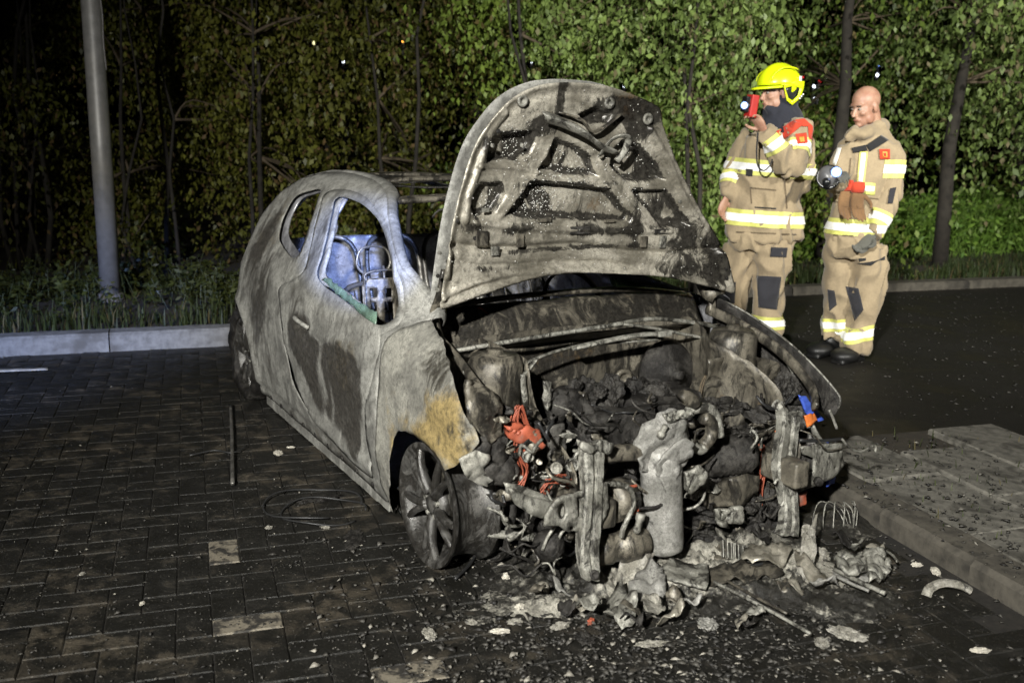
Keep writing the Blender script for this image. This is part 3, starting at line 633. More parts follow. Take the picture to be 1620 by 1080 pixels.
def bmap(x, z, s=-1):
    arch = math.hypot(x + 2.62, z - .2); fl = .02 * math.exp(-((arch - .36) / .04) ** 2)
    sill = -.02 * math.exp(-((z - .13) / .015) ** 2) if -2.3 < x < -.5 else 0
    return flank(x, z, dent(x, z) + fl + sill, s)
def dmap(x, z, s=-1):
    crease = .010 * math.exp(-((z - (.60 + .05 * (x + 1.6))) / .02) ** 2) * (1 if -1.5 < x < -.65 else .2); hollow = -.018 * math.exp(-((z - .33) / .12) ** 2); low = .012 * math.exp(-((z - .19) / .03) ** 2)
    d = math.hypot((x + 1.38) / .11, (z - .635) / .035); cup = -.02 * math.exp(-d ** 4)
    return flank(x, z, dent(x, z) * 1.3 + .003 + crease + hollow + low + cup, s)
for s, nm in ((-1, ''), (1, '')):
    steel = MAT['scaled_paint'] if s < 0 else MAT['interior_sheet']
    sf = panel('side_frame', body, lambda x, z, s=s: bmap(x, z, s), steel, car, holes=[inset(dhole, .012), quarter], sp=.026, thick=.004, maskf=body_mask, offset=-1 if s < 0 else 1)
    dr = panel('door', inset(door_out, .004), lambda x, z, s=s: dmap(x, z, s), steel, car, holes=[win], sp=.024, thick=.004, maskf=door_mask, offset=-1 if s < 0 else 1)
    # inner skin of the pillars, door reveal and inner sheets
    panel('inner_frame', inset(doorframe[:-1] + SP([(634, 512), (500, 452)]), .0), lambda x, z, s=s: flank(x, z, -.035, s), MAT['scaled_paint'], car, holes=[inset(win, .018)], sp=.035, thick=.012)
    panel('quarter_inner', [(-1.62, 1.24), (-2.15, 1.25), (-2.40, 1.14), (-2.45, .95), (-2.2, .84), (-1.7, .82), (-1.60, .95)], lambda x, z, s=s: flank(x, z, -.045, s), MAT['interior_sheet'], car, holes=[inset(quarter, .025)], sp=.04, thick=.01)
    panel('door_inner', [(-.62, .10), (-.60, .5), (-.66, .76), (-1.2, .775), (-1.62, .76), (-1.62, .3), (-1.4, .12)], lambda x, z, s=s: flank(x, z, -.06 + .012 * noise.noise(Vector((x * 5, z * 5, 7))), s), MAT['interior_sheet'], car, sp=.04, thick=.004, jag=.01,
          holes=[[(-1.3, .25), (-1.3, .42), (-1.1, .45), (-1.1, .25)], [(-.95, .3), (-.95, .5), (-.75, .5), (-.75, .3)]])
# window glass remnant at the near door's belt and the far screen corner
gl = SP([(503, 444), (512, 440), (520, 447), (535, 458), (552, 472), (575, 488), (590, 497), (586, 518), (545, 480)])
panel('glass_remnant', gl, lambda x, z: flank(x, z, -.022), MAT['green_glass'], car, sp=.03, thick=.004, smooth_outline=False, jag=.012)
# door details: handle bar, hinge stubs, sill bolts
bm = bmesh.new(); tube(bm, smoothpts([flank(-1.47, .645, .006), flank(-1.42, .66, .03), flank(-1.34, .655, .032), flank(-1.28, .635, .006)], 4), .010, 8); part('door_handle', bm, 'scaled_paint')
for k in range(9):
    x = -.62 - k * .19; bm = bmesh.new(); lathe(bm, [(.011, 0), (.012, .006), (.005, .008)], flank(x, .095, -.002), (0, -1, 0), 8); part('sill_bolt', bm, 'char')
# sill flange
bm = bmesh.new()
for a in range(26):
    x0, x1 = -.50 - a * .07, -.50 - (a + .97) * .07; z0 = .058 + .006 * noise.noise(Vector((a * .8, 0, 0))); y = -(halfwidth(x0, .06) - .012)
    box(bm, ((x0 + x1) / 2, y, z0 - .02), (.068, .006, .05))
part('sill_flange', bm, 'scaled_paint', smooth=False)

# roof: rails, header beams, sagged far edge; the glass roof is gone
def beam(name, xs, zc, hw, width, thick, mat, crown=.03, holes=()):
    out = [(-hw, -width / 2), (hw, -width / 2), (hw, width / 2), (-hw, width / 2)]
    def m(y, w, xs=xs): return (xs + w + .05 * (y / hw) ** 2 * (-1), y, zc - crown * (y / hw) ** 2 + .010 * math.cos(w / width * math.pi) + .006 * noise.noise(Vector((y * 6, w * 20, xs))))
    return panel(name, out, m, MAT[mat], car, holes=holes, sp=.025, thick=thick, smooth_outline=False)
hol = [[(y + .03 * math.cos(a), .02 * math.sin(a)) for a in np.linspace(0, 2 * math.pi, 9)[:-1]] for y in (-.33, -.15, .15, .33)]
beam('front_header', -1.08, 1.235, .56, .12, .02, 'bay_steel', .02, hol)
beam('roof_bow', -1.62, 1.285, .45, .07, .015, 'bay_steel', .02)
beam('rear_header', -2.28, 1.275, .46, .14, .02, 'bay_steel', .03)
rail = smoothpts([(-.27, .835, 0), (-.43, .945, 0), (-.72, 1.075, 0), (-1.05, 1.225, 0), (-1.3, 1.272, 0), (-1.65, 1.295, 0), (-2.05, 1.30, 0), (-2.30, 1.272, 0), (-2.47, 1.19, 0), (-2.66, 1.05, 0), (-2.83, .90, 0)], 5)
for s in (-1, 1):
    V, Fq = [], []
    for i, p in enumerate(rail):
        f = flank(p.x, p.y, 0, s); wd = .075 if p.x < -1.1 else .055
        for k, (dx, dy, dz) in enumerate(((0, 0, 0), (.006, .25, .008), (.004, .7, .006), (-.01, 1.0, -.012), (-.02, 1.0, -.035))): V.append((f[0] + dx, f[1] - s * dy * wd, f[2] + dz + .004 * noise.noise(Vector((p.x * 9, k, s)))))
    for i in range(len(rail) - 1):
        for k in range(4): a = i * 5 + k; Fq.append((a, a + 1, a + 6, a + 5))
    o = mobj('roof_rail', V, Fq, MAT['scaled_paint'] if s < 0 else MAT['bay_steel'], car, True); o.modifiers.new('Solidify', 'SOLIDIFY').thickness = .004
panel('roof_liner', [(-1.15, .16), (-1.15, .50), (-2.25, .44), (-2.25, .10), (-1.7, .14)], lambda x, y: (x, y, 1.235 - .05 * math.sin((y - .1) * 6) + .01 * noise.noise(Vector((x * 4, y * 4, 0)))), MAT['char'], car, sp=.05, thick=.006, jag=.03)
panel('cant_rail', [(-1.10, 1.17), (-1.10, 1.262), (-1.6, 1.285), (-2.3, 1.27), (-2.35, 1.18), (-1.7, 1.195)], lambda x, z: (x, halfwidth(x, 1.25) - .075 + .01 * noise.noise(Vector((x * 7, z * 20, 0))), z), MAT['bay_steel'], car, sp=.03, thick=.006, smooth_outline=False, jag=.01)
panel('roof_skin', [(-1.08, -.46), (-1.08, .46), (-1.6, .43), (-2.33, .42), (-2.33, -.42), (-1.6, -.43)], lambda x, y: (x, y, 1.268 - .035 * math.cos(y / .46 * 1.5) * math.sin(max(0, min(1, (-x - 1.08) / 1.25)) * math.pi) + .012 * noise.noise(Vector((x * 4, y * 4, 1)))), MAT['char'], car, holes=[[(-1.25, -.22), (-1.25, .24), (-1.6, .27), (-1.98, .2), (-1.98, -.2), (-1.6, -.25)]], sp=.04, thick=.006, smooth_outline=False, jag=.012)
# tailgate frame and rear panel
panel('tailgate', [(-.56, .40), (.56, .40), (.60, .80), (.55, .84), (-.55, .84), (-.60, .80)], lambda y, z: (-3.12 + .05 * (y / .6) ** 2 + .04 * (z - .4) + .03 * noise.noise(Vector((y * 4, z * 5, 2))) + .012 * abs(noise.noise(Vector((y * 11, z * 13, 5)))), y, z), MAT['interior_sheet'], car, sp=.025, thick=.01)
for s in (-1, 1):
    bm = bmesh.new(); tube(bm, smoothpts([(-2.36, s * .42, 1.265), (-2.62, s * .50, 1.08), (-2.85, s * .58, .90), (-3.02, s * .60, .80)], 4), .022, 8, flat=.6); part('tailgate_pillar', bm, 'bay_steel')

# floor pan, firewall, cowl
panel('floor_pan', [(-.35, -.78), (-.35, .78), (-2.2, .78), (-2.25, .6), (-3.0, .6), (-3.0, -.6), (-2.25, -.6), (-2.2, -.78)], lambda x, y: (x, y, .13 + .05 * math.exp(-(y / .14) ** 2) + (.20 * sstep(-x, 1.75, 1.95) if True else 0) + .012 * noise.noise(Vector((x * 5, y * 5, 1)))), MAT['char'], car, sp=.07, thick=.006, smooth_outline=False)
def fw(y, z): return (-.36 + .03 * noise.noise(Vector((y * 3, z * 3, 6))) + .05 * math.exp(-((z - .35) / .08) ** 2), y, z)
panel('firewall', [(-.68, .16), (.68, .16), (.70, .70), (.45, .735), (.0, .745), (-.45, .735), (-.70, .70)], fw, MAT['bay_steel'], car, sp=.035, thick=.004, smooth_outline=False,
      maskf=lambda P: np.stack([blob_mask(P, [(0, .3, .5, .15, .4), (-.3, .6, .3, .06, .3)]), blob_mask(P, [(-.1, .62, .3, .06, .4)]), blob_mask(P, [(.5, .6, .18, .12, .7)])], 1))
def cowl(y, w): # w: along the section from bulkhead edge back to the screen base
    x = -.30 - w; z = .735 - .045 * math.exp(-((w - .09) / .05) ** 2) + .10 * sstep(w, .12, .24); return (x - .05 * (1 - (y / .7) ** 2) * -1, y, z + .012 * noise.noise(Vector((y * 4, w * 8, 2))) - .03 * (y / .7) ** 2)
panel('cowl', [(-.71, 0), (.71, 0), (.72, .24), (-.72, .24)], cowl, MAT['bay_steel'], car, sp=.028, thick=.004, smooth_outline=False, maskf=lambda P: np.stack([.12 + .2 * vnoise(P, 4, 2), .1 + 0 * P[:, 0], .2 * (P[:, 1] > .2)], 1))
bm = bmesh.new(); tube(bm, smoothpts([(-.56, -.70, .80), (-.50, -.35, .85), (-.48, 0, .862), (-.50, .35, .85), (-.56, .70, .80)], 6), .022, 8, flat=.55); part('screen_rail', bm, 'bay_steel')
bm = bmesh.new(); tube(bm, smoothpts([(-.24, -.62, .715), (-.20, -.40, .74), (-.19, 0, .765), (-.22, .30, .77), (-.26, .66, .70)], 6), .009, 8); part('bulkhead_seal', bm, 'ash_alloy')
# wiper linkage: two arms and the spindle bar
def px(L, x): return [on(p, 'x', x) for p in L]
for L, x, r in (([(765, 592), (800, 588), (850, 566), (900, 550), (960, 543), (1040, 537)], -.18, .010), ([(985, 512), (1040, 520), (1090, 530), (1140, 540), (1190, 552)], -.20, .014), ([(905, 551), (955, 540), (1010, 530), (1045, 528)], -.16, .020)):
    bm = bmesh.new(); tube(bm, smoothpts(px(L, x), 4), r, 8, flat=.5); part('wiper_linkage', bm, 'ash_alloy')
bm = bmesh.new(); c = on((1050, 527), 'x', -.15); box(bm, c, (.03, .07, .025), bevel=.006); part('wiper_motor_bracket', bm, 'ash_alloy', smooth=False)

# dash cross member, steering column, charred dash lumps seen under the hood
bm = bmesh.new(); tube(bm, [(-.62, -.70, .66), (-.60, 0, .68), (-.62, .70, .66)], .028, 10); part('dash_beam', bm, 'seat_wire')
for y, h in ((-.45, .2), (-.1, .26), (.05, .25), (.3, .2), (.52, .22)):
    bm = bmesh.new(); box(bm, (-.60 + random.uniform(-.03, .03), y, .62), (.015, .05, h), Matrix.Rotation(random.uniform(-.2, .2), 3, 'X'), .004); part('dash_bracket', bm, 'interior_sheet', smooth=False)
panel('dash_sheet', [(.0, .45), (.6, .42), (.64, .70), (.35, .78), (.05, .74)], lambda y, z: (-.66 + .03 * noise.noise(Vector((y * 6, z * 6, 0))), y, z), MAT['interior_sheet'], car, sp=.04, thick=.004, jag=.03)
panel('windscreen_remnant', [tuple(on(p, 'x', -.55).yz) for p in [(962, 440), (1000, 446), (1040, 465), (1068, 484), (1040, 490), (1015, 476), (985, 462), (968, 455)]], lambda y, z: (-.55 + .35 * (z - .9) * -1, y, z), MAT['green_glass'], car, sp=.03, thick=.005, jag=.008)
bm = bmesh.new(); lathe(bm, [(.15, -.014), (.164, -.010), (.164, .010), (.15, .014), (.15, -.014)], (-.98, .36, .72), (1, 0, .5), 28, caps=False); tube(bm, [(-.60, .36, .58), (-.98, .36, .72)], .02, 8); tube(bm, [(-.98, .21, .72), (-.98, .51, .72)], .012, 6); part('steering_wheel', bm, 'char')
for k in range(5):
    bm = bmesh.new(); c = on((745 + 8 * k, 505), 'x', -.5); tube(bm, smoothpts([c, c + Vector((.02, .03, .05 - .006 * k)), c + Vector((.05, .07 + .01 * k, .0))], 4), .005, 5); part('loom_wire', bm, 'copper_wire' if k < 2 else 'clad_wire')

# seats: bare wire frames
def seat(cx, cy, hb=.60, name='seat_frame', tilt=-.25):
    s = empty(name, (cx, cy, .30)); s.parent = car; q = lambda x, y, z: Vector((x, y, z))
    w = .20; top = q(tilt * .9, 0, hb)
    bm = bmesh.new(); tube(bm, smoothpts([q(0, -w, 0), q(tilt * .5, -w, hb * .6), q(tilt * .85, -w * .85, hb * .93), q(tilt * .95, 0, hb), q(tilt * .85, w * .85, hb * .93), q(tilt * .5, w, hb * .6), q(0, w, 0)], 5), .014, 8); bobj('backrest_hoop', bm, MAT['seat_wire'], s, True)
    bm = bmesh.new(); h = .17
    for y in (-.05, .05): tube(bm, [q(tilt * .9, y, hb - .06), q(tilt, y, hb + .08)], .007, 6)
    tube(bm, smoothpts([q(tilt, -.05, hb + .04), q(tilt * 1.02, -.09, hb + .09), q(tilt * 1.05, -.06, hb + h), q(tilt * 1.05, .06, hb + h), q(tilt * 1.02, .09, hb + .09), q(tilt, .05, hb + .04)], 4), .007, 6); bobj('headrest_frame', bm, MAT['seat_wire'], s, True)
    bm = bmesh.new()
    for y in (-.12, -.04, .04, .12): tube(bm, [q(0, y, .02), q(tilt * .45, y, hb * .5), q(tilt * .88, y, hb * .93)], .0045, 5)
    for z in (.2, .45, .7): tube(bm, [q(tilt * z * .9, -w, hb * z), q(tilt * z * .9, w, hb * z)], .005, 5)
    bobj('back_springs', bm, MAT['seat_wire'], s, True)
    bm = bmesh.new()
    for y in (-w, w): tube(bm, [q(.0, y, .0), q(.45, y, .05)], .018, 6, flat=1.8)
    for x in (.08, .2, .32, .44): tube(bm, [q(x, -w, .03), q(x, w, .03)], .008, 6)
    bobj('seat_pan', bm, MAT['seat_wire'], s, True); return s
seat(-1.45, -.38, .46); seat(-1.45, .38, .50)
rb = empty('rear_seat_frame', (0, 0, 0)); rb.parent = car
for y in (-.42, -.05, .30):
    bm = bmesh.new(); tube(bm, smoothpts([(-2.15, y - .15, .45), (-2.28, y - .15, .85), (-2.32, y, .93), (-2.28, y + .15, .85), (-2.15, y + .15, .45)], 5), .014, 8); tube(bm, smoothpts([(-2.32, y - .04, .92), (-2.35, y - .07, 1.0), (-2.36, y, 1.06), (-2.35, y + .07, 1.0), (-2.32, y + .04, .92)], 4), .007, 6); bobj('bench_hoop', bm, MAT['seat_wire'], rb, True)
# pressed box of the near seat that shows in the window
bx = empty('seat_back_panel', on((612, 462), 'y', -.40)); bx.parent = car; bx.scale = (.72, .72, .72)
panel('pressing', [(-.17, -.24), (.17, -.24), (.17, .05), (.12, .10), (-.12, .10), (-.17, .05)], lambda y, z: (.02 * math.cos(y * 18) - .12 * z, y, z), MAT['bay_steel'], bx, sp=.022, thick=.006, holes=[[(a, -.2), (a + .06, -.2), (a + .06, -.06), (a, -.06)] for a in (-.14, -.03, .08)] + [[(a, -.03), (a + .045, -.03), (a + .045, .03), (a, .03)] for a in (-.12, -.02, .08)], smooth_outline=False)
bm = bmesh.new(); tube(bm, smoothpts([(-.01, -.15, .06), (-.02, -.14, .13), (-.02, 0, .15), (-.02, .14, .13), (-.01, .15, .06)], 4), .009, 7)
for y in (-.16, -.05, .06, .16): tube(bm, [(.03, y, -.24), (.0, y, .10)], .007, 6)
bobj('wire_loop', bm, MAT['seat_wire'], bx, True)

# near front fender with its wheel arch
fen = [(-.27, .835)] + SP([(690, 512), (708, 552), (720, 603), (738, 659), (750, 689), (748, 706), (728, 727), (708, 743), (690, 720), (675, 702), (657, 689), (640, 681), (630, 682), (624, 690), (620, 718), (617, 770), (618, 800)]) + [(-.455, .03), (-.475, .12)] + [(-.44, .4), (-.425, .62), (-.425, .75)]
def fmap(x, z, s=-1):
    d = math.hypot(x - .0, z - .2); lip = .012 * math.exp(-((d - .30) / .03) ** 2) + .012 * noise.noise(Vector((x * 6, z * 6, 8)))
    return flank(x, z, lip + .004 + dent(x, z) * 1.5 - .03 * sstep(x, .15, .4) * sstep(z, .75, .5), s)
def fmask(P):
    soot = blob_mask(P, [(-.05, .70, .10, .10, .12), (.22, .56, .03, .025, .55), (.29, .60, .04, .04, .5), (.14, .50, .02, .02, .4), (.30, .52, .02, .03, .45), (-.02, .74, .12, .06, .3), (.1, .68, .1, .05, .3), (-.46, .05, .1, .08, .3), (.08, .78, .06, .1, .3)]) - .12
    rust = blob_mask(P, [(.20, .53, .15, .13, .8), (-.02, .49, .16, .06, .6), (.1, .62, .12, .07, .35), (-.29, .33, .05, .2, .35)])
    pale = blob_mask(P, [(.18, .50, .10, .07, .9), (.02, .51, .1, .04, .8), (-.35, .5, .08, .3, .5), (-.2, .75, .15, .1, .3)]); return np.stack([soot, rust, pale], 1)
plainf = burnt('fender_paint', (.165, .16, .14), (.33, .32, .275), (.30, .225, .095), auto=(.10, .02), soft=.1, soot=(.02, .018, .014), sc=6.5, bump=.7, metal=.1)
panel('front_fender', fen, fmap, plainf, car, sp=.018, thick=.003, maskf=fmask, offset=-1, jag=.006)
# far front fender: seen from inside, burnt and bent outwards
ff = [tuple(on(p, 'y', .80).xz) for p in [(1158, 468), (1190, 487), (1225, 522), (1260, 553), (1295, 590), (1318, 620), (1325, 634), (1322, 648), (1312, 662), (1296, 650), (1270, 640), (1250, 640), (1235, 620), (1200, 560), (1160, 520)]]
panel('front_fender', ff, lambda x, z: (x, .80 + .03 * noise.noise(Vector((x * 3, z * 3, 1))) - .10 * sstep(-x, -.1, .5) - .05 * sstep(z, .7, .9), z), MAT['char'], car, sp=.022, thick=.004, jag=.006)
ed = [on(p, 'y', .80) + Vector((0, 0, .004)) for p in [(1158, 468), (1190, 487), (1225, 522), (1260, 553), (1295, 590), (1318, 620), (1325, 634), (1322, 648)]]
bm = bmesh.new(); tube(bm, smoothpts([Vector((e.x, .80 + .03 * noise.noise(Vector((e.x * 3, e.z * 3, 1))) - .10 * float(sstep(-e.x, -.1, .5)) - .05 * float(sstep(e.z, .7, .9)), e.z)) for e in ed], 4), .0045, 6); part('fender_edge', bm, 'ash_alloy')

# wheels: bare alloy rims, the tyres burnt away to a few plies
def wheel(cx, cy, s, r=.225, w=.17, tyre=False, spin=0.3):
    wr = empty('wheel', (cx, cy, r)); wr.parent = car; wr.rotation_euler = (0, 0, 0.04 if cx > -1 else 0); ax = Vector((0, s, 0))
    bm = bmesh.new(); lathe(bm, [(r, .075), (r, .062), (r - .022, .05), (r - .032, -.01), (r - .022, -.085), (r, -.095), (r, -.105), (r - .030, -.09), (r - .042, -.01), (r - .036, .055), (r - .014, .076), (r, .075)], (0, 0, 0), ax, 56, caps=False); bobj('rim', bm, MAT['wheel_alloy'], wr, True)
    for k in range(5):
        for o in (-.17, .17):
            a = spin + k * 2 * math.pi / 5; pts = []
            for t in (0, .3, .6, .85, 1):
                ang = a + o * (0.55 + .75 * t); rad = .045 + (r - .05 - .02) * t; pts.append(Vector((math.cos(ang) * rad, s * (.045 + .022 * math.sin(t * 2.2) - .01 * t), math.sin(ang) * rad)))
            bm = bmesh.new(); tube(bm, smoothpts(pts, 3), [.021 - .0006 * i for i in range(13)], 8, flat=.75, up=(0, 1, 0)); bobj('spoke', bm, MAT['wheel_alloy'], wr, True)
    bm = bmesh.new(); lathe(bm, [(0, .062), (.028, .06), (.034, .05), (.062, .045), (.07, .02), (.06, -.02)], (0, 0, 0), ax, 28); bobj('hub', bm, MAT['wheel_alloy'], wr, True)
    for k in range(5):
        a = spin + .63 + k * 2 * math.pi / 5; bm = bmesh.new(); lathe(bm, [(.009, .04), (.009, .058), (.0, .06)], (math.cos(a) * .047, 0, math.sin(a) * .047), ax, 6); bobj('wheel_bolt', bm, MAT['ash_alloy'], wr)
    bm = bmesh.new(); lathe(bm, [(.06, -.02), (.128, -.02), (.130, -.028), (.130, -.04), (.06, -.042)], (0, 0, 0), ax, 40); bobj('brake_disc', bm, MAT['bay_steel'], wr, True)
    bm = bmesh.new(); box(bm, (.10, s * -.03, .06), (.07, .09, .14), Matrix.Rotation(.6, 3, 'Y'), .015); bobj('brake_caliper', bm, MAT['ash_alloy'], wr)
    if tyre:
        bm = bmesh.new(); lathe(bm, [(r - .012, .085), (r + .03, .10), (r + .055, .07), (r + .06, 0), (r + .05, -.08), (r - .01, -.10), (r - .03, 0), (r - .012, .085)], (0, 0, .02), ax, 48, caps=False)
        for v in bm.verts:
            v.co += Vector((noise.noise(v.co * 14), noise.noise(v.co * 14 + Vector((9, 0, 0))), noise.noise(v.co * 14 + Vector((0, 9, 0))))) * .012; v.co.z = max(v.co.z, -r + .004)
        bobj('burnt_tyre', bm, MAT['char'], wr, True)
    return wr
wheel(0.0, -.775, -1, spin=.95); wheel(0.0, .755, 1, spin=.2); wheel(-2.60, -.76, -1, tyre=True); wheel(-2.60, .76, 1, tyre=True)
# burnt tyre wire and ply hanging behind the near front rim
for k in range(3):
    bm = bmesh.new(); r = .232 + .012 * k; tube(bm, [Vector((math.cos(a) * r + .03 * (k - 1), -.66 + .03 * k + .01 * math.sin(a * 5), .225 + math.sin(a) * r * .98)) for a in np.linspace(-1.45, 1.1 - .2 * k, 22)], [.02 - .004 * k] * 22, 7, flat=.35); part('tyre_ply', bm, 'char')
panel('wheel_arch_liner', [(a, y) for a, y in ((0.0, -.80), (3.1, -.80), (3.1, -.50), (0.0, -.50))], lambda a, y: (-2.62 + math.cos(a) * .31, y, .20 + math.sin(a) * .33), MAT['char'], car, sp=.05, thick=.004, smooth_outline=False)

# ---- the open hood
TH = R(85); HX, HZ = -.27, .84; hn = np.array([math.sin(TH), 0, -math.cos(TH)]); ha = np.array([math.cos(TH), 0, math.sin(TH)]); ho = np.array([HX, 0, HZ])
def hcurve(u, v): return .05 * (u / .7) ** 2 + .045 * max(0, v - .45) ** 2 / .2 - .03
def hoodpx(p):
    e, d = rayc(p); w = 0.0
    for _ in range(5):
        q = e + d * ((hn @ ho + w - hn @ e) / (hn @ d)); u, v = q[1], (q - ho) @ ha; w = hcurve(u, v)
    return (u, v)
HP = lambda L: [hoodpx(p) for p in L]
Z2 = lambda L: HP([(660 + x / 2.769, 110 + y / 2.769) for x, y in L])      # coordinates read in an enlarged crop
h_out = HP([(692, 488), (694, 455), (700, 410), (708, 360), (720, 305), (742, 235), (768, 192), (800, 156), (840, 134), (880, 127), (925, 128), (960, 133), (1000, 147), (1041, 168), (1046, 195), (1062, 240), (1085, 290), (1108, 335), (1130, 370), (1148, 405), (1156, 435), (1160, 462), (1130, 456), (1060, 440), (1000, 434), (930, 432), (870, 436), (830, 444), (770, 463), (720, 481)])
recess = [(Z2([(345, 275), (505, 268), (510, 320), (490, 360), (430, 400), (300, 412), (305, 350), (325, 300)]), .024),
          (Z2([(275, 490), (360, 495), (385, 545), (335, 625), (255, 660), (228, 600), (245, 530)]), .020),
          (Z2([(495, 482), (660, 500), (830, 520), (935, 640), (925, 672), (700, 660), (500, 650), (380, 640)]), .020),
          (Z2([(595, 300), (700, 335), (760, 385), (795, 470), (660, 465), (520, 440), (560, 380)]), .022),
          (Z2([(890, 310), (960, 325), (1030, 400), (1085, 485), (910, 490), (840, 420), (850, 350)]), .022),
          (Z2([(930, 525), (1085, 525), (1130, 590), (1195, 685), (1065, 690), (1000, 610)]), .020),
          (Z2([(700, 195), (780, 160), (850, 190), (830, 230), (740, 245)]), .018)]
grooves = [(Z2([(140, 765), (300, 785), (440, 780), (700, 765), (900, 795), (1100, 805), (1330, 780)]), .014, -.016), (Z2([(150, 830), (260, 855), (420, 850), (600, 835), (820, 840), (960, 870)]), .006, -.006),
           (Z2([(260, 420), (400, 425), (470, 435), (520, 450)]), .006, .008), (Z2([(455, 470), (640, 490), (830, 515)]), .006, .009), (Z2([(345, 655), (445, 545), (500, 475), (600, 300)]), .006, .004), (Z2([(790, 395), (830, 480), (930, 600), (1040, 685)]), .008, .006), (Z2([(250, 670), (450, 690), (650, 700), (900, 705), (1100, 705)]), .010, .010),
           (Z2([(205, 660), (215, 560), (260, 430), (320, 270), (380, 190)]), .012, .012), (Z2([(1015, 260), (1090, 400), (1150, 540), (1230, 680)]), .014, .016), (Z2([(120, 700), (130, 760), (125, 900)]), .010, .010), (Z2([(75, 1010), (250, 930), (420, 890), (640, 870), (900, 890), (1100, 930), (1330, 975)]), .010, .010)]
def polyline_d(P, L):
    q = np.asarray(L); best = np.full(len(P), 1e9)
    for a, b in zip(q[:-1], q[1:]):
        ab = b - a; t = np.clip(((P - a) @ ab) / (ab @ ab + 1e-12), 0, 1); best = np.minimum(best, np.linalg.norm(P - (a + t[:, None] * ab), axis=1))
    return best
def hrelief(P):
    h = np.zeros(len(P))
    for poly, dp in recess: h -= 2.1 * dp * sstep(-sdpoly(P, poly), -.004, .010)
    for L, wd, ht in grooves: h += 1.5 * ht * np.exp(-(polyline_d(P, L) / wd) ** 2)
    edge = polydist(P, h_out); h += .010 * np.exp(-((edge - .012) / .010) ** 2) - .008 * np.exp(-((edge - .045) / .014) ** 2)
    return h + .003 * vnoise(P, 7, 3) + .0012 * vnoise(P, 30, 6, 2)
def hmask(P):
    def zc(x, y): return Z2([(x, y)])[0]
    def spots(L): return [(*zc(x, y), rx, ry, v) for x, y, rx, ry, v in L]
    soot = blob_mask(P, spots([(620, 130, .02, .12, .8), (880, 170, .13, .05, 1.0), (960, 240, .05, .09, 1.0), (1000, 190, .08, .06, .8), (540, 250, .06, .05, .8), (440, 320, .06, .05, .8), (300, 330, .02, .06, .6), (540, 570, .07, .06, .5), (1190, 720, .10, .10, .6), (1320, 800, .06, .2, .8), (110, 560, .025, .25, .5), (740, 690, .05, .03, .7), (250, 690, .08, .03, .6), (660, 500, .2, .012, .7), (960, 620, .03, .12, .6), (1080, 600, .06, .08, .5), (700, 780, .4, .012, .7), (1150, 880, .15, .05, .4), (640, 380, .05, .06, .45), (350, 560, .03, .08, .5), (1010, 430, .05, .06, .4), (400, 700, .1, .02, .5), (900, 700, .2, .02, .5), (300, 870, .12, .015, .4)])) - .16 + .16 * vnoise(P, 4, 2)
    for poly, dp in recess: d_ = sdpoly(P + np.array([.008, -.010]), poly); d0 = sdpoly(P, poly); soot += .6 * np.exp(-(np.abs(d_ + .006) / .013) ** 2) * (d0 < .004) + .12 * (d0 < 0)  # shade inside recess edges and floors painted in along with the soot
    rust = blob_mask(P, spots([(960, 160, .12, .08, .55), (700, 100, .06, .06, .3), (650, 430, .10, .08, .25), (880, 370, .08, .08, .3), (250, 900, .08, .06, .2), (700, 600, .2, .08, .2)]))
    pale = blob_mask(P, spots([(480, 120, .09, .05, .7), (240, 880, .07, .08, .6), (300, 600, .05, .06, .7), (560, 560, .06, .05, .6), (950, 360, .06, .05, .6), (500, 60, .1, .02, .9), (750, 210, .05, .03, .8), (950, 880, .2, .03, .4), (800, 740, .3, .02, .3)])); return np.stack([soot, rust, pale], 1)
def hmap(u, v, off=0.0): return tuple(ho + ha * v + hn * (hcurve(u, v) + off) + np.array([0, u, 0]))
hood = panel('hood', h_out, lambda u, v: hmap(u, v, -.062), MAT['scaled_paint'], car, sp=.03, thick=.002, offset=0)
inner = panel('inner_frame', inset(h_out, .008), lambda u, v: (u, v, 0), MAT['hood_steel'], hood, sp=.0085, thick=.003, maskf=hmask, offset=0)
me = inner.data; P2 = np.array([(v.co.x, v.co.y) for v in me.vertices]); H2 = hrelief(P2)
me.vertices.foreach_set('co', np.array([hmap(u, v, .012 + h) for (u, v), h in zip(P2, H2)], np.float32).ravel()); me.update()
# hood fittings: latch reinforcement torn loose, brackets, bolts, hinges
def hpt(x, y, off): u, v = Z2([(x, y)])[0]; return Vector(hmap(u, v, off))
strip = [(520, 200, .05), (580, 215, .06), (640, 245, .075), (700, 275, .085), (760, 330, .07), (830, 350, .06)]
V, Fq = [], []
for i, (x, y, o) in enumerate(strip):
    for k, dy in enumerate((-26, -10, 8, 26)):
        V.append(hpt(x + dy * .35, y + dy * (1.15 - .08 * i), .01 + o + (-.02, .012, .006, -.018)[k] + .006 * noise.noise(Vector((i * 1.7, k, 0)))))
for i in range(len(strip) - 1):
    for k in range(3): a = i * 4 + k; Fq.append((a, a + 1, a + 5, a + 4))
o = mobj('latch_reinforcement', V, Fq, MAT['ash_alloy'], hood, True); o.modifiers.new('Subdivision', 'SUBSURF').levels = 2; o.modifiers['Subdivision'].render_levels = 2; sm = o.modifiers.new('Solidify', 'SOLIDIFY'); sm.thickness = .003
bm = bmesh.new(); tube(bm, smoothpts([hpt(770, 370, .05), hpt(800, 300, .08), hpt(840, 280, .09), hpt(875, 295, .08), hpt(870, 350, .06), hpt(845, 395, .045)], 5), .014, 8, flat=.35); bobj('latch_striker', bm, MAT['ash_alloy'], hood, True)
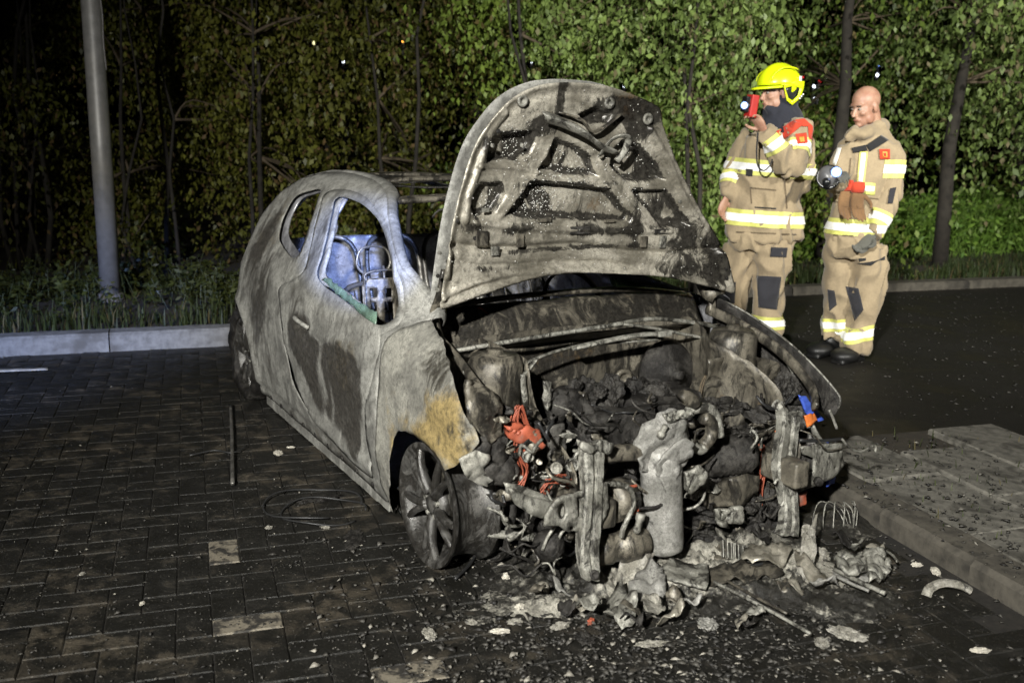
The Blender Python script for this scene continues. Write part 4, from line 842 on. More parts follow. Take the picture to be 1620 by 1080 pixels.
bm = bmesh.new(); tube(bm, smoothpts([hpt(600, 185, .03), hpt(690, 215, .05), hpt(730, 265, .055), hpt(790, 245, .05), hpt(870, 190, .035)], 5), .012, 8, flat=.4); bobj('latch_brace', bm, MAT['bay_steel'], hood, True)
for x, y in ((450, 135), (830, 145), (998, 215)):
    bm = bmesh.new(); c = hpt(x, y, .018); n = Vector(hn); lathe(bm, [(.024, 0), (.022, .006), (.010, .007), (.008, -.01), (0, -.01)], c, n, 16); bobj('rubber_stop_hole', bm, MAT['ash_alloy'], hood, True)
for x, y, w, h in ((272, 735, .05, .055), (330, 790, .035, .035), (440, 745, .03, .05), (700, 700, .09, .03), (980, 750, .03, .045), (1062, 750, .03, .05), (545, 655, .06, .015), (830, 660, .05, .012), (288, 612, .03, .016), (1060, 705, .08, .02)):
    bm = bmesh.new(); c = hpt(x, y, .02); rot = Matrix((Vector((0, 1, 0)), Vector(ha), Vector(hn))).transposed(); box(bm, c, (w, h, .012), rot, .003); bobj('bracket', bm, MAT[('ash_alloy', 'char', 'bay_steel')[int(x) % 3]], hood)
for x, y in ((245, 735), (268, 738), (450, 330), (345, 268), (320, 330), (165, 660), (905, 695), (660, 480), (1140, 575), (1215, 660), (1345, 870), (1345, 910), (80, 960), (90, 800), (83, 900)):
    bm = bmesh.new(); lathe(bm, [(.008, 0), (.008, .006), (.0, .007)], hpt(x, y, .014), Vector(hn), 8); bobj('hood_bolt', bm, MAT['char' if x % 2 else 'ash_alloy'], hood)
for s in (-1, 1):
    bm = bmesh.new(); tube(bm, smoothpts([(HX - .03, s * .66, .76), (HX - .05, s * .67, .84), (HX - .01, s * .66, .93), (HX + .0, s * .645, 1.02)], 4), .022, 6, flat=.35, up=(0, 1, 0)); bobj('hinge', bm, MAT['bay_steel'], hood, True)

# water beads left by the hose on the underside of the hood
bm = bmesh.new(); bmesh.ops.create_icosphere(bm, subdivisions=1, radius=1.0); iv = np.array([v.co for v in bm.verts]); it = np.array([[v.index for v in f.verts] for f in bm.faces]); bm.free()
src = np.array([v.co for v in inner.data.vertices]); P2a = P2; wgt = 0.12 + blob_mask(P2a, [(*Z2([(x, y)])[0], rx, ry, v) for x, y, rx, ry, v in ((540, 560, .10, .07, 4), (430, 320, .06, .06, 3), (700, 430, .15, .06, 1.5), (950, 380, .07, .06, 2), (300, 590, .05, .06, 2), (850, 560, .15, .06, .8))]); pick = rng.choice(len(src), 1500, p=wgt / wgt.sum())
cen = src[pick] + rng.normal(size=(1500, 3)) * .003 + hn * .003; rad_ = rng.uniform(.0008, .0026, 1500) 
npmesh('water_beads', (iv[None] * rad_[:, None, None] + cen[:, None]).reshape(-1, 3), (it[None] + (np.arange(1500) * len(iv))[:, None, None]).reshape(-1, 3), MAT['water_bead'], hood, smooth=True, kind='stuff')

# ------------------------------------------------------------------ engine bay and stripped front end
def bar(name, L, x, r, mat, flat=.5, n=8, k=4, up=None, sm=True, parent=None):
    bm = bmesh.new(); P = [on(p, 'x', x) if not isinstance(x, (list, tuple)) else on(p, 'x', x[i]) for i, p in enumerate(L)]; P = smoothpts(P, k) if sm else P
    rr = r if not isinstance(r, (list, tuple)) else [float(np.interp(i / (len(P) - 1), np.linspace(0, 1, len(r)), r)) for i in range(len(P))]
    tube(bm, P, rr, n, flat=flat, up=up); return part(name, bm, mat, parent)
def lump(name, p, x, r, mat, amp=.35, freq=1.6, sub=3, rot=None):
    bm = bmesh.new(); ball(bm, on(p, 'x', x), r, sub + 1, amp * .75, freq * 1.9, random.random() * 50, rot); return part(name, bm, mat, smooth=False)
def plate(name, L, x, mat, thick=.004, holes=(), wob=.012, sp=.02, jag=0.0, parent=None, curve=0.0, smo=False, skew=0.0):
    """sheet whose outline is read at car station x"""
    O = [tuple(on(p, 'x', x).yz) for p in L]; Hh = [[tuple(on(p, 'x', x).yz) for p in h] for h in holes]; cy, cz = np.mean(O, 0); sp = min(sp, max(.005, float(np.ptp(np.array(O), 0).max()) / 12))
    return panel(name, O, lambda y, z: (x + wob * noise.noise(Vector((y * 9, z * 9, x * 7))) + (wob * .35 + .002) * noise.fractal(Vector((y * 35, z * 35, x * 7)), 1, 2, 3) + curve * (y - cy) ** 2 + skew * (z - cz), y, z), MAT[mat], parent or car, holes=Hh, sp=sp, thick=thick, jag=jag or .004, smooth_outline=smo, smooth=False)
def ell(cx, cy, rx, ry, n=12): return [(cx + rx * math.cos(a), cy + ry * math.sin(a)) for a in np.linspace(0, 2 * math.pi, n + 1)[:-1]]
# inner wings and rails
panel('inner_wing', [(-.36, .20), (.40, .22), (.46, .36), (.40, .46), (.10, .60), (-.02, .72), (-.36, .70)], lambda x, z: (x, -.50 + .02 * noise.noise(Vector((x * 5, z * 5, 0))) + .05 * math.exp(-((x) / .12) ** 2), z), MAT['bay_steel'], car, sp=.04, thick=.004, jag=.012, holes=[ell(.22, .42, .04, .03)])
panel('inner_wing', [(-.36, .20), (.30, .22), (.42, .36), (.30, .52), (.10, .66), (-.10, .71), (-.36, .71)], lambda x, z: (x, .52 + .03 * noise.noise(Vector((x * 5, z * 5, 3))) - .07 * math.exp(-((x + .02) / .10) ** 2) * (z > .3), z), MAT['bay_steel'], car, sp=.03, thick=.004, jag=.012,
      maskf=lambda P: np.stack([blob_mask(P, [(.2, .3, .2, .1, .4)]) - .06, blob_mask(P, [(0, .45, .2, .1, .2)]), .15 + 0 * P[:, 0]], 1))
for s in (-1, 1):
    bm = bmesh.new(); lathe(bm, [(.105, -.22), (.10, -.03), (.085, 0), (.03, .006), (.028, .02), (.0, .022)], (-.04, s * .555, .735), (0, 0, 1), 28); part('strut_tower', bm, 'bay_steel')
    bm = bmesh.new(); tube(bm, smoothpts([(-.34, s * .66, .765), (-.10, s * .68, .72), (.12, s * .69, .65), (.30, s * .67, .56), (.38, s * .62, .50)], 5), .024, 8, flat=.5, up=(0, 0, 1)); part('wing_rail', bm, 'bay_steel')
    bm = bmesh.new(); box(bm, (.13, s * .43, .30), (.80, .07, .10), bevel=.012); part('chassis_leg', bm, 'bay_steel')
for k in range(7):
    bm = bmesh.new(); ball(bm, (-.28 + .09 * k, -.69, .775 - .028 * k), .010, 2); part('rail_bolt', bm, 'ash_alloy')
# brake booster, bulkhead grommet, pale sheet
bm = bmesh.new(); c = on((1062, 590), 'x', -.24); lathe(bm, [(.132, -.06), (.138, -.04), (.138, -.03), (.126, -.01), (.122, -.002), (.108, -.002), (.104, .006), (.086, .006), (.080, .013), (.056, .013), (.05, .03), (.02, .032), (.018, .07), (0, .072)], c, (1, 0, .06), 40); part('brake_booster', bm, 'char')
bm = bmesh.new(); c = on((985, 600), 'x', -.31); lathe(bm, [(.048, 0), (.046, .012), (.03, .014), (.026, -.02), (0, -.02)], c, (1, 0, 0), 20); part('bulkhead_grommet', bm, 'bay_steel')
plate('heat_shield', [(1112, 566), (1165, 556), (1225, 570), (1238, 598), (1228, 632), (1180, 646), (1118, 640)], .0, 'bay_steel', holes=[ell(1178, 590, 9, 7, 8)], wob=.03, skew=.3)
# engine core: block, head, charred intake
bm = bmesh.new(); box(bm, (.06, -.05, .33), (.36, .62, .42), bevel=.03)
bmesh.ops.subdivide_edges(bm, edges=bm.edges, cuts=4, use_grid_fill=True)
for v in bm.verts: v.co += Vector((1, .4, 1)) * .03 * noise.fractal(v.co * 9, 1, 2, 4)
part('engine_block', bm, 'char', smooth=False)
for k, (p, r) in enumerate([((893, 628), (.05, .07, .04)), ((930, 622), (.055, .05, .055)), ((968, 618), (.05, .045, .06)), ((1005, 620), (.05, .05, .055)), ((1040, 622), (.05, .05, .045)), ((905, 655), (.06, .08, .045)), ((955, 655), (.05, .06, .04)), ((1010, 655), (.05, .09, .035)), ((1060, 640), (.04, .05, .04)), ((880, 690), (.05, .06, .05)), ((925, 690), (.05, .05, .04))]):
    lump('intake_runner', p, .02 + .05 * (k % 3), r, 'char', .55, 1.1)
for k in range(16):
    p = (random.uniform(870, 1075), random.uniform(605, 690)); lump('charred_fitting', p, random.uniform(.0, .16), random.uniform(.012, .032), 'char' if k % 3 else 'bay_steel', .5, 1.0, 2)
plate('engine_cover', [(860, 628), (885, 612), (910, 618), (950, 660), (968, 690), (950, 700), (915, 680), (880, 660)], .18, 'char', .02, wob=.05, jag=.01)
plate('engine_cover', [(858, 600), (868, 602), (872, 640), (864, 650), (856, 630)], .2, 'ash_alloy', .01, jag=.006)
plate('coolant_panel', [(862, 672), (888, 668), (892, 722), (866, 728)], .30, 'seat_wire', .02, wob=.01)
bar('support_strap', [(828, 592), (828, 610), (832, 640)], .05, .012, 'ash_alloy', .4)
bar('support_strap', [(770, 592), (800, 596), (828, 592), (850, 566)], .02, .010, 'ash_alloy', .5)
# headlamp side: dark brackets, rusted cheek, melted red fuse box
plate('lamp_mount', [(735, 600), (760, 605), (790, 632), (800, 660), (792, 690), (765, 700), (748, 680), (738, 650)], .30, 'bay_steel', .02, wob=.05, jag=.012, holes=[ell(788, 660, 5, 6, 8)])
plate('lamp_mount', [(746, 690), (790, 682), (812, 712), (805, 750), (770, 760), (752, 735)], .28, 'char', .03, wob=.05, jag=.015)
plate('fender_bracket', [(728, 728), (752, 712), (775, 720), (768, 745), (785, 760), (775, 775), (748, 760), (733, 748)], .34, 'fender_rust', .006, wob=.04, jag=.006) if 'fender_rust' in MAT else plate('fender_bracket', [(728, 728), (752, 712), (775, 720), (768, 745), (785, 760), (775, 775), (748, 760), (733, 748)], .34, 'fender_paint', .006, wob=.04, jag=.006)
fb = plate('fuse_box', [(797, 668), (820, 666), (845, 680), (858, 700), (848, 712), (830, 700), (800, 690)], .33, 'melted_red', .03, wob=.02, jag=.006)
for k in range(7): bm = bmesh.new(); ball(bm, on((806 + 7 * k, 676 + 4 * k + random.uniform(-3, 3)), 'x', .352), (.012, .011, .010), 2, .5, 3, k); part('fuse_stub', bm, 'melted_red', fb)
for k in range(22):
    a = random.uniform(0, 1); x0 = .30 + random.uniform(-.03, .05)
    if k < 11: L = [(812 + 18 * a, 690), (812 + 10 * a + random.uniform(-6, 6), 665), (815 + 14 * a + random.uniform(-4, 4), 640 + random.uniform(0, 8)), (828 + 8 * a, 668), (835 + 10 * a, 690)]
    else: L = [(806 + 35 * a, 692), (812 + 22 * a + random.uniform(-8, 8), 715), (828 + random.uniform(-6, 8), 745), (822 + random.uniform(-5, 6), 768 + random.uniform(-8, 6))]
    bar('copper_strand', L, x0, .0022 + .0012 * random.random(), 'copper_wire', 1, 5)
for k in range(9): bar('copper_strand', [(850 + random.uniform(0, 20), 775 + random.uniform(0, 10)), (865 + random.uniform(-5, 20), 760 + random.uniform(-10, 8)), (900 + random.uniform(-10, 20), 758 + random.uniform(-8, 14))], .42 + random.uniform(-.04, .04), .0022, 'copper_wire', 1, 5)
for p, r, m, x in (((895, 690), .022, 'ash_crust', .30), ((835, 722), .020, 'ash_alloy', .36), ((853, 730), .010, 'white_ceramic', .38), ((880, 740), .020, 'ash_crust', .40), ((920, 725), .03, 'ash_alloy', .36), ((905, 735), .024, 'ash_alloy', .40), ((890, 765), .010, 'ash_crust', .44)):
    bm = bmesh.new(); c = on(p, 'x', x); lathe(bm, [(r * .5, -.02), (r, -.012), (r, .012), (r * .7, .014), (r * .65, .006), (0, .006)], c, (1, -.4, .3), 16); part('connector', bm, m)
# front carrier, near side: aluminium beam, bracket plate with holes, upright strap
plate('headlamp_carrier', [(798, 768), (815, 772), (842, 786), (870, 792), (905, 786), (908, 812), (870, 822), (835, 812), (812, 796)], .50, 'ash_alloy', .012, wob=.01, curve=1.0)
plate('carrier_flange', [(795, 762), (830, 768), (880, 790), (928, 778), (925, 788), (880, 802), (830, 784), (800, 778)], .49, 'ash_alloy', .006, wob=.01)
plate('crash_bracket', [(868, 800), (880, 784), (905, 780), (935, 768), (956, 760), (960, 800), (950, 828), (925, 838), (895, 840), (880, 828), (858, 830), (860, 815)], .53, 'ash_alloy', .012, holes=[ell(886, 806, 7, 13), [(910, 785), (938, 782), (942, 800), (932, 820), (912, 816)], ell(931, 776, 5, 6, 8), ell(902, 834, 5, 4, 8)], wob=.006, sp=.012)
V, Fq = [], []
def strap(name, rows, x, mat, parent=None, rib=.012):
    """pressed strap: rows of (px left, px right, py, dx)"""
    V, Fq = [], []; ys = [r[2] for r in rows]; yy = np.linspace(ys[0], ys[-1], 26); rows = [tuple(float(np.interp(y, ys, [r[c] for r in rows])) if c != 2 else float(y) for c in range(4)) for y in yy]
    for i, (a, b, y, dx) in enumerate(rows):
        for k, t in enumerate((0, .04, .1, .34, .4, .6, .66, .9, .96, 1)):
            p = on((a + (b - a) * t, y), 'x', x + dx); p.x += (-.035, -.006, 0, 0, -.010, -.010, 0, 0, -.006, -.035)[k] + .004 * noise.noise(Vector((i * 1.3, t * 5, x))); V.append(p)
    for i in range(len(rows) - 1):
        for k in range(9): q = i * 10 + k; Fq.append((q, q + 1, q + 11, q + 10))
    o = mobj(name, V, Fq, MAT[mat], parent or car, False); o.modifiers.new('Solidify', 'SOLIDIFY').thickness = .004; return o
strap('upright_strap', [(922, 966, 700, -.03), (926, 958, 712, 0), (926, 957, 735, 0), (928, 955, 770, .01), (926, 953, 800, .01), (922, 952, 838, .015), (920, 948, 870, .02), (924, 950, 900, .03), (930, 948, 918, .03)], .54, 'ash_alloy')
bm = bmesh.new(); lathe(bm, [(.016, 0), (.016, .008), (.009, .009), (.008, -.004), (0, -.004)], on((940, 908), 'x', .585), (1, -.3, .1), 14); part('strap_eye', bm, 'char')
plate('strap_head', [(914, 706), (920, 697), (934, 699), (942, 694), (955, 697), (968, 703), (962, 714), (940, 710), (925, 715)], .53, 'ash_alloy', .02, wob=.02, jag=.008)
# far side upright with box bracket, blue and orange remains
strap('upright_strap', [(1238, 1272, 652, -.02), (1240, 1268, 664, 0), (1238, 1264, 690, .0), (1232, 1262, 720, 0), (1231, 1260, 745, .01), (1238, 1262, 775, .02), (1243, 1264, 800, .03), (1242, 1266, 828, .04), (1236, 1264, 848, .06)], .44, 'ash_alloy')
plate('crash_bracket', [(1264, 706), (1290, 700), (1330, 700), (1332, 735), (1318, 752), (1290, 765), (1262, 776), (1260, 760), (1284, 744), (1284, 722), (1268, 718)], .42, 'ash_alloy', .012, wob=.006, sp=.014, smo=False, holes=[ell(1318, 738, 2.5, 3, 8)])
plate('carrier_cheek', [(1262, 716), (1286, 708), (1290, 740), (1268, 752)], .37, 'char', .01, wob=.03)
bm = bmesh.new(); lathe(bm, [(.018, 0), (.018, .02), (.012, .022), (0, .022)], on((1293, 760), 'x', .44), (1, -.4, 0), 10); part('crash_bolt', bm, 'char')
plate('washer_bottle', [(1264, 624), (1275, 628), (1290, 645), (1298, 664), (1284, 668), (1272, 650)], .25, 'blue_plastic', .012, wob=.02, jag=.006)
plate('washer_bottle', [(1296, 700), (1310, 698), (1308, 708), (1298, 708)], .30, 'blue_plastic', .01); plate('washer_bottle', [(1308, 758), (1322, 752), (1318, 764), (1304, 768)], .34, 'blue_plastic', .01)
plate('indicator_lens', [(1268, 656), (1286, 654), (1290, 664), (1272, 672)], .35, 'orange_glass', .012, wob=.02); plate('indicator_lens', [(1224, 680), (1236, 676), (1238, 684), (1226, 687)], .38, 'orange_glass', .008); plate('indicator_lens', [(1262, 780), (1274, 776), (1272, 796), (1262, 800)], .40, 'melted_red', .01)
bar('bracket_neck', [(1285, 672), (1292, 690), (1300, 702)], .36, [.012, .02, .03], 'ash_alloy', .5)
bar('loose_rod', [(1265, 696), (1300, 697), (1332, 694)], .45, .007, 'clad_wire', 1)
bar('loose_wire', [(1332, 694), (1345, 708), (1362, 714), (1378, 706), (1385, 706), (1385, 714)], .46, .0055, 'ash_alloy', 1)
bar('fender_stay', [(1312, 648), (1318, 662), (1324, 678)], .40, .006, 'ash_alloy', 1)
bar('loose_wire', [(1243, 572), (1256, 592), (1266, 600), (1268, 615)], .12, .004, 'ash_alloy', 1)
# catalytic converter with manifold, flanges and sensor
ct = empty('catalytic_converter', (0, 0, 0)); ct.parent = car; cx = .46
top, bot = on((1045, 715), 'x', cx), on((1050, 868), 'x', cx); ax = (bot - top); wpx = (on((1079, 780), 'x', cx) - on((1023, 780), 'x', cx)).length / 2 * .93
bm = bmesh.new(); lathe(bm, [(wpx * .72, -.03), (wpx * .96, .0), (wpx, .02), (wpx, .05), (wpx * 1.03, .055), (wpx * 1.03, .065), (wpx, .07), (wpx, ax.length * .93), (wpx * .95, ax.length * .98), (wpx * .6, ax.length * 1.03), (0, ax.length * 1.04)], top, ax, 40)
for v in bm.verts: v.co += Vector((1, 1, 0)) * .004 * noise.noise(v.co * 18)
bobj('can', bm, MAT['cat_steel'], ct, True)
plate('heat_shield', [(1010, 700), (1020, 672), (1040, 655), (1068, 648), (1085, 660), (1090, 690), (1082, 720), (1070, 745), (1040, 752), (1015, 745), (1008, 720)], .50, 'cat_steel', .008, parent=ct, wob=.05, curve=-1.6, jag=.004)
plate('flange', [(1048, 655), (1090, 646), (1096, 656), (1056, 668)], .52, 'ash_alloy', .012, parent=ct)
for p in ((1056, 662), (1068, 659), (1080, 656), (1090, 653)): bm = bmesh.new(); lathe(bm, [(.009, 0), (.009, .012), (0, .013)], on(p, 'x', .53), (1, 0, .3), 6); bobj('flange_bolt', bm, MAT['ash_alloy'], ct)
for L, r in (([(1010, 715), (985, 716), (955, 718)], .030), ([(1088, 650), (1110, 645), (1128, 650), (1136, 672), (1138, 690)], .018), ([(1100, 640), (1085, 628), (1078, 632)], .026), ([(1112, 660), (1125, 668), (1124, 690), (1112, 705)], .024), ([(1090, 700), (1108, 712), (1118, 700)], .018)): bar('exhaust_pipe', L, .47, r, 'ash_alloy' if r < .02 else 'bay_steel', 1, 10, parent=ct)
plate('crust', [(1060, 700), (1080, 690), (1098, 700), (1090, 720), (1076, 732), (1070, 760), (1055, 780), (1046, 760), (1040, 735), (1052, 715)], .53, 'cat_steel', .006, parent=ct, wob=.02, jag=.006, skew=.1)
plate('sensor_box', [(1078, 745), (1100, 735), (1112, 742), (1108, 758), (1090, 776), (1080, 772)], .52, 'ash_alloy', .02, parent=ct, wob=.02)
bm = bmesh.new(); lathe(bm, [(.014, 0), (.016, .02), (.010, .022), (.010, .05), (0, .052)], on((1044, 690), 'x', .52), (.6, 0, 1), 10); bobj('oxygen_sensor', bm, MAT['ash_alloy'], ct, True)
# alternator, compressor and hoses low at the front
bm = bmesh.new(); c = on((975, 790), 'x', .44); lathe(bm, [(.03, -.05), (.072, -.045), (.075, .03), (.06, .045), (.03, .05), (0, .05)], c, (.4, -1, .1), 24); part('alternator', bm, 'bay_steel')
for k in range(14):
    a = k / 14 * 2 * math.pi; u, w = frame_for(Vector((.4, -1, .1))); q = c + (u * math.cos(a) + w * math.sin(a)) * .066 + Vector((.4, -1, .1)).normalized() * -.005; bm = bmesh.new(); box(bm, q, (.010, .06, .020), Matrix.Rotation(a, 3, 'Y'), .003); part('stator_coil', bm, 'copper_wire' if k % 3 == 0 else 'char', smooth=False)
bm = bmesh.new(); c = on((985, 862), 'x', .46); lathe(bm, [(.02, -.12), (.05, -.115), (.055, -.05), (.05, -.045), (.05, -.02), (.058, -.015), (.058, .05), (.045, .06), (.045, .09), (.02, .10), (0, .10)], c, (.15, 1, .08), 24); part('compressor', bm, 'bay_steel')
bar('pale_hose', [(990, 768), (1000, 780), (1002, 800), (994, 818), (986, 836), (983, 850)], .52, .009, 'ash_alloy', 1); bar('pale_hose', [(958, 765), (980, 766), (1000, 775)], .50, .010, 'ash_alloy', 1)
bm = bmesh.new(); lathe(bm, [(.010, 0), (.014, .01), (.011, .04), (.016, .05), (.016, .07), (0, .07)], on((1006, 842), 'x', .52), (.1, .2, 1), 12); part('hose_stub', bm, 'ash_alloy')
# far side of the bay: mesh ducts, boxes, charred lumps
for p, r, m, x in (((1150, 700), (.07, .11, .05), 'char', .2), ((1185, 690), (.06, .08, .05), 'char', .15), ((1155, 735), (.08, .10, .07), 'char', .3), ((1120, 760), (.05, .06, .06), 'char', .3), ((1215, 745), (.05, .05, .06), 'bay_steel', .25), ((1205, 800), (.06, .06, .09), 'char', .3), ((1215, 660), (.06, .07, .07), 'char', .15), ((1245, 610), (.05, .05, .06), 'char', .1), ((1160, 640), (.05, .12, .04), 'char', .05), ((1120, 640), (.04, .06, .03), 'char', .05), ((1165, 790), (.08, .10, .06), 'char', .3), ((1100, 820), (.06, .08, .06), 'char', .3), ((1060, 690), (.05, .06, .06), 'char', .25)): lump('charred_ancillary', p, x, r, m, .45, 2.0)
bm = bmesh.new(); c = on((1150, 720), 'x', .34); lathe(bm, [(.03, -.10), (.07, -.09)] + [(.072 + .006 * (k % 2), -.08 + .012 * k) for k in range(14)] + [(.06, .10), (0, .10)], c, (.25, 1, .05), 28); part('melted_duct', bm, 'char')
plate('gearbox_cover', [(1110, 770), (1150, 752), (1190, 748), (1192, 772), (1160, 792), (1115, 800)], .36, 'bay_steel', .03, wob=.03); plate('gearbox_cover', [(1130, 808), (1165, 795), (1168, 822), (1135, 830)], .40, 'ash_alloy', .02, wob=.03, jag=.01)
for k in range(10): bar('copper_strand', [(1195 + random.uniform(0, 15), 705 + random.uniform(-5, 5)), (1200 + random.uniform(-5, 12), 740), (1205 + random.uniform(-8, 8), 775 + random.uniform(-8, 8)), (1196 + random.uniform(-6, 10), 800)], .32 + random.uniform(-.04, .04), .003, 'copper_wire', 1, 5)
bar('steel_loop', [(1225, 765), (1230, 758), (1237, 766), (1240, 790), (1236, 800)], .46, .006, 'ash_alloy', 1)
# wires draped all over the bay
for k in range(84):
    a = random.uniform(840, 1270); b = a + random.uniform(-110, 110); y = random.uniform(620, 860); x0 = random.uniform(.1, .5)
    if k < 12: a, b, y, x0 = random.uniform(760, 900), random.uniform(760, 930), random.uniform(760, 880), random.uniform(.3, .5)
    pts = [on((a + (b - a) * t + random.uniform(-10, 10), y + 40 * t * (random.random() - .3) + 18 * math.sin(t * 3)), 'x', x0 + .03 * math.sin(t * 5)) for t in (0, .25, .5, .75, 1)]
    for p in pts: p.z = max(p.z, .02)
    bm = bmesh.new(); tube(bm, smoothpts(pts, 4), random.choice((.003, .004, .006)), 5); part('loom_wire', bm, random.choice(('clad_wire', 'char', 'char', 'ash_alloy', 'bay_steel')))
for L, x, r in (([(1150, 545), (1130, 580), (1112, 600), (1105, 630)], -.1, .004), ([(1158, 548), (1120, 590), (1108, 628)], -.08, .003)): bar('loom_wire', L, x, r, 'twig', 1)
# suspension: lower arm, drive shaft, subframe
bm = bmesh.new(); tube(bm, [on((755, 842), 'x', .12), on((800, 845), 'x', .22), on((850, 850), 'x', .30)], .026, 8, flat=.5); part('lower_arm', bm, 'ash_alloy')
bm = bmesh.new(); tube(bm, [(.02, -.66, .225), (.03, -.20, .25)], .018, 10); part('drive_shaft', bm, 'bay_steel')
bm = bmesh.new(); tube(bm, smoothpts([(.0, -.64, .24), (-.02, -.62, .45), (-.03, -.57, .66)], 3), .032, 10); part('damper', bm, 'bay_steel')
bm = bmesh.new(); box(bm, (.05, 0, .14), (.30, 1.0, .06), bevel=.02); part('subframe', bm, 'char', smooth=False)
lump('fog_lamp', (868, 862), .42, (.055, .055, .055), 'char', .08, 1.5)
bar('loose_wire', [(858, 870), (866, 850), (878, 832)], .46, .006, 'ash_alloy', 1)
# lamp shells and ledge behind the near rim
plate('splash_shield', [(748, 776), (770, 764), (790, 776), (786, 800), (770, 812), (752, 806)], .16, 'ash_alloy', .006, wob=.03, jag=.01); plate('splash_shield', [(760, 690), (776, 700), (772, 730), (758, 722)], .22, 'interior_sheet', .006, wob=.03)
plate('brake_shield', [(735, 745), (752, 740), (760, 790), (752, 830), (738, 850), (730, 800)], .06, 'ash_alloy', .006, wob=.03, jag=.01)

# torn scraps of sheet, melted plastic and brackets jammed between the larger parts
for k in range(210):
    if k < 80: c, x0 = (random.uniform(790, 960), random.uniform(640, 800)), random.uniform(.15, .42)
    elif k < 150: c, x0 = (random.uniform(1080, 1240), random.uniform(640, 830)), random.uniform(.1, .42)
    else: c, x0 = (random.uniform(870, 1100), random.uniform(690, 860)), random.uniform(.2, .40)
    w, h, a0 = random.uniform(5, 22), random.uniform(4, 14), random.uniform(0, 6); n = random.randint(5, 7)
    L = [(c[0] + w * random.uniform(.5, 1.1) * math.cos(a0 + a), c[1] + h * random.uniform(.5, 1.1) * math.sin(a0 + a)) for a in np.linspace(0, 2 * math.pi, n + 1)[:-1]]
    plate('burnt_scrap', L, x0, random.choice(('char', 'char', 'char', 'char', 'bay_steel', 'bay_steel', 'ash_alloy')), .003, wob=.05, jag=.004, skew=random.uniform(-1.2, 1.2), curve=random.uniform(-6, 6))

# ------------------------------------------------------------------ the two firefighters
def ppx(p, Y): return on(p, 'y', Y, False)
def loft(bm, rings, n=22):
    rows = [[bm.verts.new(c + Vector((rx * math.cos(2 * math.pi * k / n), ry * math.sin(2 * math.pi * k / n), 0))) for k in range(n)] for c, rx, ry in rings]
    for a, b in zip(rows, rows[1:]):
        for k in range(n): bm.faces.new((a[k], a[(k + 1) % n], b[(k + 1) % n], b[k]))
    bm.faces.new(rows[0][::-1]); bm.faces.new(rows[-1])
def solid(name, bm, mat, parent, voxel=.011, smooth=4, wrinkle=0.0, wf=(11, 11, 7), fine=0.0, loc=(0, 0, 0), rot=None):
    """union of overlapping closed shapes -> one continuous skin; returns object and BVH in world coordinates"""
    bmesh.ops.recalc_face_normals(bm, faces=bm.faces); me = bpy.data.meshes.new('tmp'); bm.to_mesh(me); bm.free(); o = bpy.data.objects.new('tmp', me); scene.collection.objects.link(o)
    m = o.modifiers.new('Remesh', 'REMESH'); m.mode = 'VOXEL'; m.voxel_size = voxel; s = o.modifiers.new('Smooth', 'SMOOTH'); s.factor = .5; s.iterations = smooth
    dg = bpy.context.evaluated_depsgraph_get(); out = bpy.data.meshes.new_from_object(o.evaluated_get(dg)); bpy.data.objects.remove(o); out.name = name
    if wrinkle or fine:
        N = [v.normal.copy() for v in out.vertices]
        for v, nn in zip(out.vertices, N):
            q = Vector((v.co.x * wf[0], v.co.y * wf[1], v.co.z * wf[2])); r = 1 - abs(noise.noise(q + Vector((noise.noise(q * .5) * 1.5, 0, 0)))) * 2
            v.co += nn * (wrinkle * (max(-.2, r) - .5) + fine * noise.noise(v.co * 60))
    bvh = BVHTree.FromPolygons([v.co.copy() for v in out.vertices], [tuple(p.vertices) for p in out.polygons])
    out.transform(Matrix.Translation(-parent.location)); ob = fin(name, out, MAT[mat], parent, True); return ob, bvh
def ringband(name, bvh, c, axis, width, mat, parent, off=.005, rmax=.4, n=48, a0=0, a1=2 * math.pi, org=None):
    org = parent.location if org is None else org
    axis = axis.normalized(); u, w = frame_for(axis); V, Fq = [], []; rows = 4; ok = []
    for i in range(n + 1):
        a = a0 + (a1 - a0) * i / n; d = u * math.cos(a) + w * math.sin(a)
        for k in range(rows):
            o = c + axis * (width * (k / (rows - 1) - .5)); h = bvh.ray_cast(o, d, rmax)
            ok.append(h[0] is not None); V.append((h[0] + d * off if h[0] is not None else o) - org)
    for i in range(n):
        for k in range(rows - 1):
            q = (i * rows + k, i * rows + k + 1, (i + 1) * rows + k + 1, (i + 1) * rows + k)
            if all(ok[x] for x in q) and max((V[q[0]] - V[q[3]]).length, (V[q[1]] - V[q[2]]).length) < .12: Fq.append(q)
    if not Fq: return None
    return mobj(name, V, Fq, MAT[mat], parent, True)
def stripe(bvh, c, axis, wy, ws, parent, rmax=.4):
    r = ringband('reflective_band', bvh, c, axis, wy, 'hivis_yellow', parent, .006, rmax)
    if r: ringband('silver_tape', bvh, c, axis, ws, 'silver_tape', r, .010, rmax, org=parent.location)
